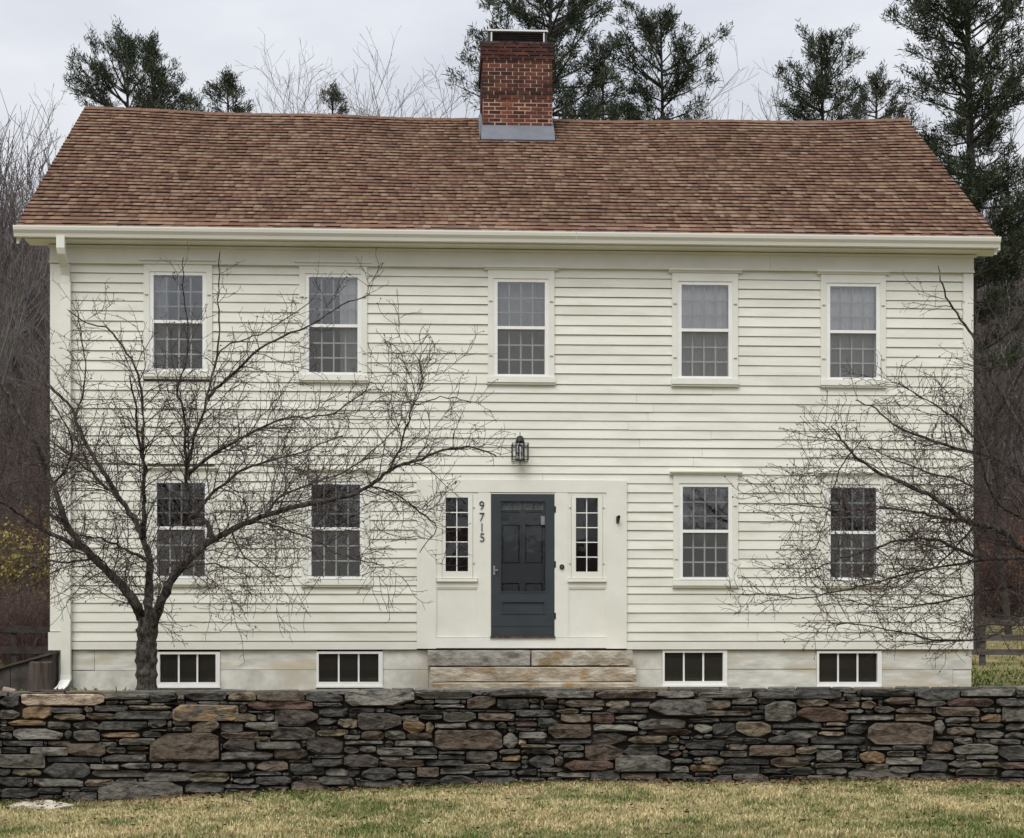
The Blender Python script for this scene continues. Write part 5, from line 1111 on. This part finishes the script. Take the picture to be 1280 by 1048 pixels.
def shrub(name, label, px, d, w_, h, seed, stem_mat, leafmat=None, nst=260, nleaf=0, group=None, rad=.009):
    rg = random.Random(seed); x0 = (px-CX)/FPX*d; z0 = ground(x0, d-x0*TT); root = tag(empty(name, (x0, d, z0)), label, 'shrub', group); pl = []; tips = []
    for i in range(nst):
        bx, by = rg.gauss(0, w_*.22), rg.gauss(0, w_*.22); q = wander(rg, (bx, by, -.05), norm((bx/w_*1.1+rg.gauss(0, .2), by/w_*1.1+rg.gauss(0, .2), 1)), h*rg.uniform(.6, 1.05), 4, .12, .02, rad, rad*.5); pl.append(q)
        for p, t, r1, f in along(*q, h*.10, rg, h*.15):
            s_ = wander(rg, p, side_dir(rg, t, 20, 60), h*rg.uniform(.1, .28), 2, .12, .05, rad*.7, rad*.4); pl.append(s_); tips.append(s_[0][-1])
    V_, F_ = tubes(pl, 3); link('stems', npmesh('stems', V_, F_, M[stem_mat]), root)
    if nleaf:
        rr = np.random.RandomState(seed); T = np.array(tips)[rr.randint(len(tips), size=nleaf)]+rr.normal(0, .1, (nleaf, 3)); a = rr.normal(0, 1, (nleaf, 3)); a /= np.linalg.norm(a, axis=1, keepdims=True); b = np.cross(a, rr.normal(0, 1, (nleaf, 3))); b /= np.linalg.norm(b, axis=1, keepdims=True)
        s_ = rr.uniform(.04, .085, (nleaf, 1)); V = np.stack([T-a*s_, T+b*s_*.6, T+a*s_, T-b*s_*.6], 1).reshape(-1, 3); Fq = (np.arange(nleaf)[:, None]*4+np.array([[0, 1, 2, 3]]))
        link('foliage', npmesh('foliage', V, Fq, M[leafmat], tint=np.repeat(np.clip(rr.normal(.45, .22, nleaf), 0, 1), 4)), root)
shrub('golden_shrub', 'golden yellow shrub beyond the left side of the house', 22, 48, 2.6, 3.4, 1, 'brush', 'goldleaf', 240, 9500)
shrub('bare_shrub', 'dense reddish brown leafless shrub beside the left house corner', 42, 42, 1.7, 1.9, 2, 'brush', None, 420)
shrub('bare_shrub', 'dark leafless shrub at the left edge behind the fence rail', 2, 44, 1.8, 2.2, 3, 'brush', None, 380)
shrub('rusty_shrub', 'shrub with rusty leaves behind the right-hand fence near the frame edge', 1274, 62, 1.6, 3.6, 4, 'brush', 'rustleaf', 160, 1500)
shrub('bare_shrub', 'brown leafless shrub behind the right-hand fence beside the house', 1240, 64, 2.6, 2.6, 6, 'brush', None, 380)
shrub('bare_shrub', 'dark tall leafless thicket against the left house corner', 60, 50, 2.2, 4.6, 8, 'brush', None, 420)

# ================================================================== fences, stump, logs, ramp
def fence(label, px_posts, d, rails, top, base, side, fm='fence'):
    x0 = (px_posts[0]-CX)/FPX*d; z0 = EYE-(base-HY)/FPX*d; root = tag(empty('rail_fence', (x0, d, z0)), label, 'fence')
    h = (base-top)/FPX*d
    for px in px_posts:
        x = (px-CX)/FPX*d-x0; mb = MB(); mb.box(x-.07, x+.07, -.06, .06, -.45, h); mb.build('post', M[fm], root)
    xs_ = [(p-CX)/FPX*d-x0 for p in px_posts]
    for y0, y1 in rails:
        za, zb = (base-y1)/FPX*d, (base-y0)/FPX*d; ends = sorted(xs_)
        for a, b in zip(ends, ends[1:]):
            V = [(a-.05, yy, z+rng.uniform(-.015, .015)) for z in (za, zb) for yy in (-.10, -.062)]+[(b-.055, yy, z+rng.uniform(-.015, .015)) for z in (za, zb) for yy in (-.10, -.062)]
            link('rail', mesh('rail', V, [(0, 1, 3, 2), (4, 6, 7, 5), (0, 4, 5, 1), (2, 3, 7, 6), (0, 2, 6, 4), (1, 5, 7, 3)], M[fm]), root)
fence('weathered three-rail wooden fence crossing the grass right of the house', [1228, 1352, 1476, 1104], 42, [(775, 782), (794, 800.5), (811.5, 818.5)], 771, 832, 1)
fence('dark wooden post and rail fence behind the left house corner', [18, -110, -238, 146], 39, [(784, 791), (808.5, 818)], 776, 832, -1, 'darkrail')
def lathe_obj(name, prof, n, mats, parent, jitter=0, seed=0):
    rg = random.Random(seed); js = [1+rg.uniform(-jitter, jitter) for _ in range(n)]
    V = [(r_*js[i]*math.cos(6.28318*i/n), r_*js[i]*math.sin(6.28318*i/n), z+(rg.uniform(-jitter, jitter)*.12 if r_ > .05 else 0)) for r_, z in prof for i in range(n)]
    Fc = [(j*n+i, j*n+(i+1) % n, (j+1)*n+(i+1) % n, (j+1)*n+i) for j in range(len(prof)-1) for i in range(n)]
    return link(name, mesh(name, V, Fc, mats), parent)
p = at(52, 858, 21.9); zg_ = ground(p[0], p[1]-p[0]*TT)
s_ = tag(lathe_obj('wooden_stump', [(.165, -.1), (.158, .15), (.150, .40), (.148, .425), (.0005, .43)], 18, [M['oldwood']], None, .09, 3), 'weathered upright wooden stump against the house corner on the left', 'stump'); s_.location = (p[0], p[1], zg_)
rp = tag(empty('bulkhead', (at(20, 850, 22.8)[0], 22.8, zg_)), 'low dark timber bulkhead with a sloping pale edge left of the house', 'bulkhead'); bo = Vector(rp.location)
q0, q1, q2 = Vector(at(-40, 846, 22.8)), Vector(at(45, 822.5, 22.8)), Vector(at(66, 816.5, 22.8))
for i in range(4):
    f0, f1 = i/4, (i+1)/4; a0, a1 = q0.lerp(q2, f0), q0.lerp(q2, f1); mb = MB(); g = 0.004
    V = [(a0.x+g, 22.8, zg_-.15), (a1.x-g, 22.8, zg_-.15), (a1.x-g, 22.8, a1.z-.02), (a0.x+g, 22.8, a0.z-.02)]; V = [Vector(v)-bo for v in V]; V += [v+Vector((0, 1.1, 0)) for v in V]
    link('board', mesh('board', V, [(0, 1, 2, 3), (7, 6, 5, 4), (0, 4, 5, 1), (2, 6, 7, 3), (1, 5, 6, 2), (0, 3, 7, 4)], M['bulkhead']), rp)
V = [Vector((a.x, 22.76+dy, a.z+dz))-bo for a in (q0, q2) for dy in (0, 1.18) for dz in (-.018, .012)]
link('coping_board', mesh('coping_board', V, [(0, 1, 3, 2), (4, 6, 7, 5), (0, 4, 5, 1), (2, 3, 7, 6), (0, 2, 6, 4), (1, 5, 7, 3)], M['fence']), rp)
def log(label, pa, pb, d, r_, mat='oldwood'):
    a, b = Vector(at(*pa, d)), Vector(at(*pb, d)); m = (a+b)/2; m.z = ground(m.x, m.y-m.x*TT)+r_*.8; hx = (b-a)/2
    V_, F_ = tubes([([tuple(-hx), tuple(hx*0.0), tuple(hx)], [r_, r_*1.04, r_*.96])], 10); n = len(V_)
    F_ = [tuple(f) for f in F_]+[tuple(range(9, -1, -1)), tuple(range(20, 30))]
    o = tag(link('firewood_log', mesh('firewood_log', V_, F_, M[mat])), label, 'log'); o.location = m
log('pale split log lying on the ground before the timber bulkhead', (4, 846), (19, 849), 21.5, .05, 'cutwood')
log('grey weathered branch piece lying below the pale log', (-6, 853), (16, 855), 21.0, .035)
log('thin dark branch lying between the pale log and the stump', (20, 850), (38, 856), 21.3, .018)
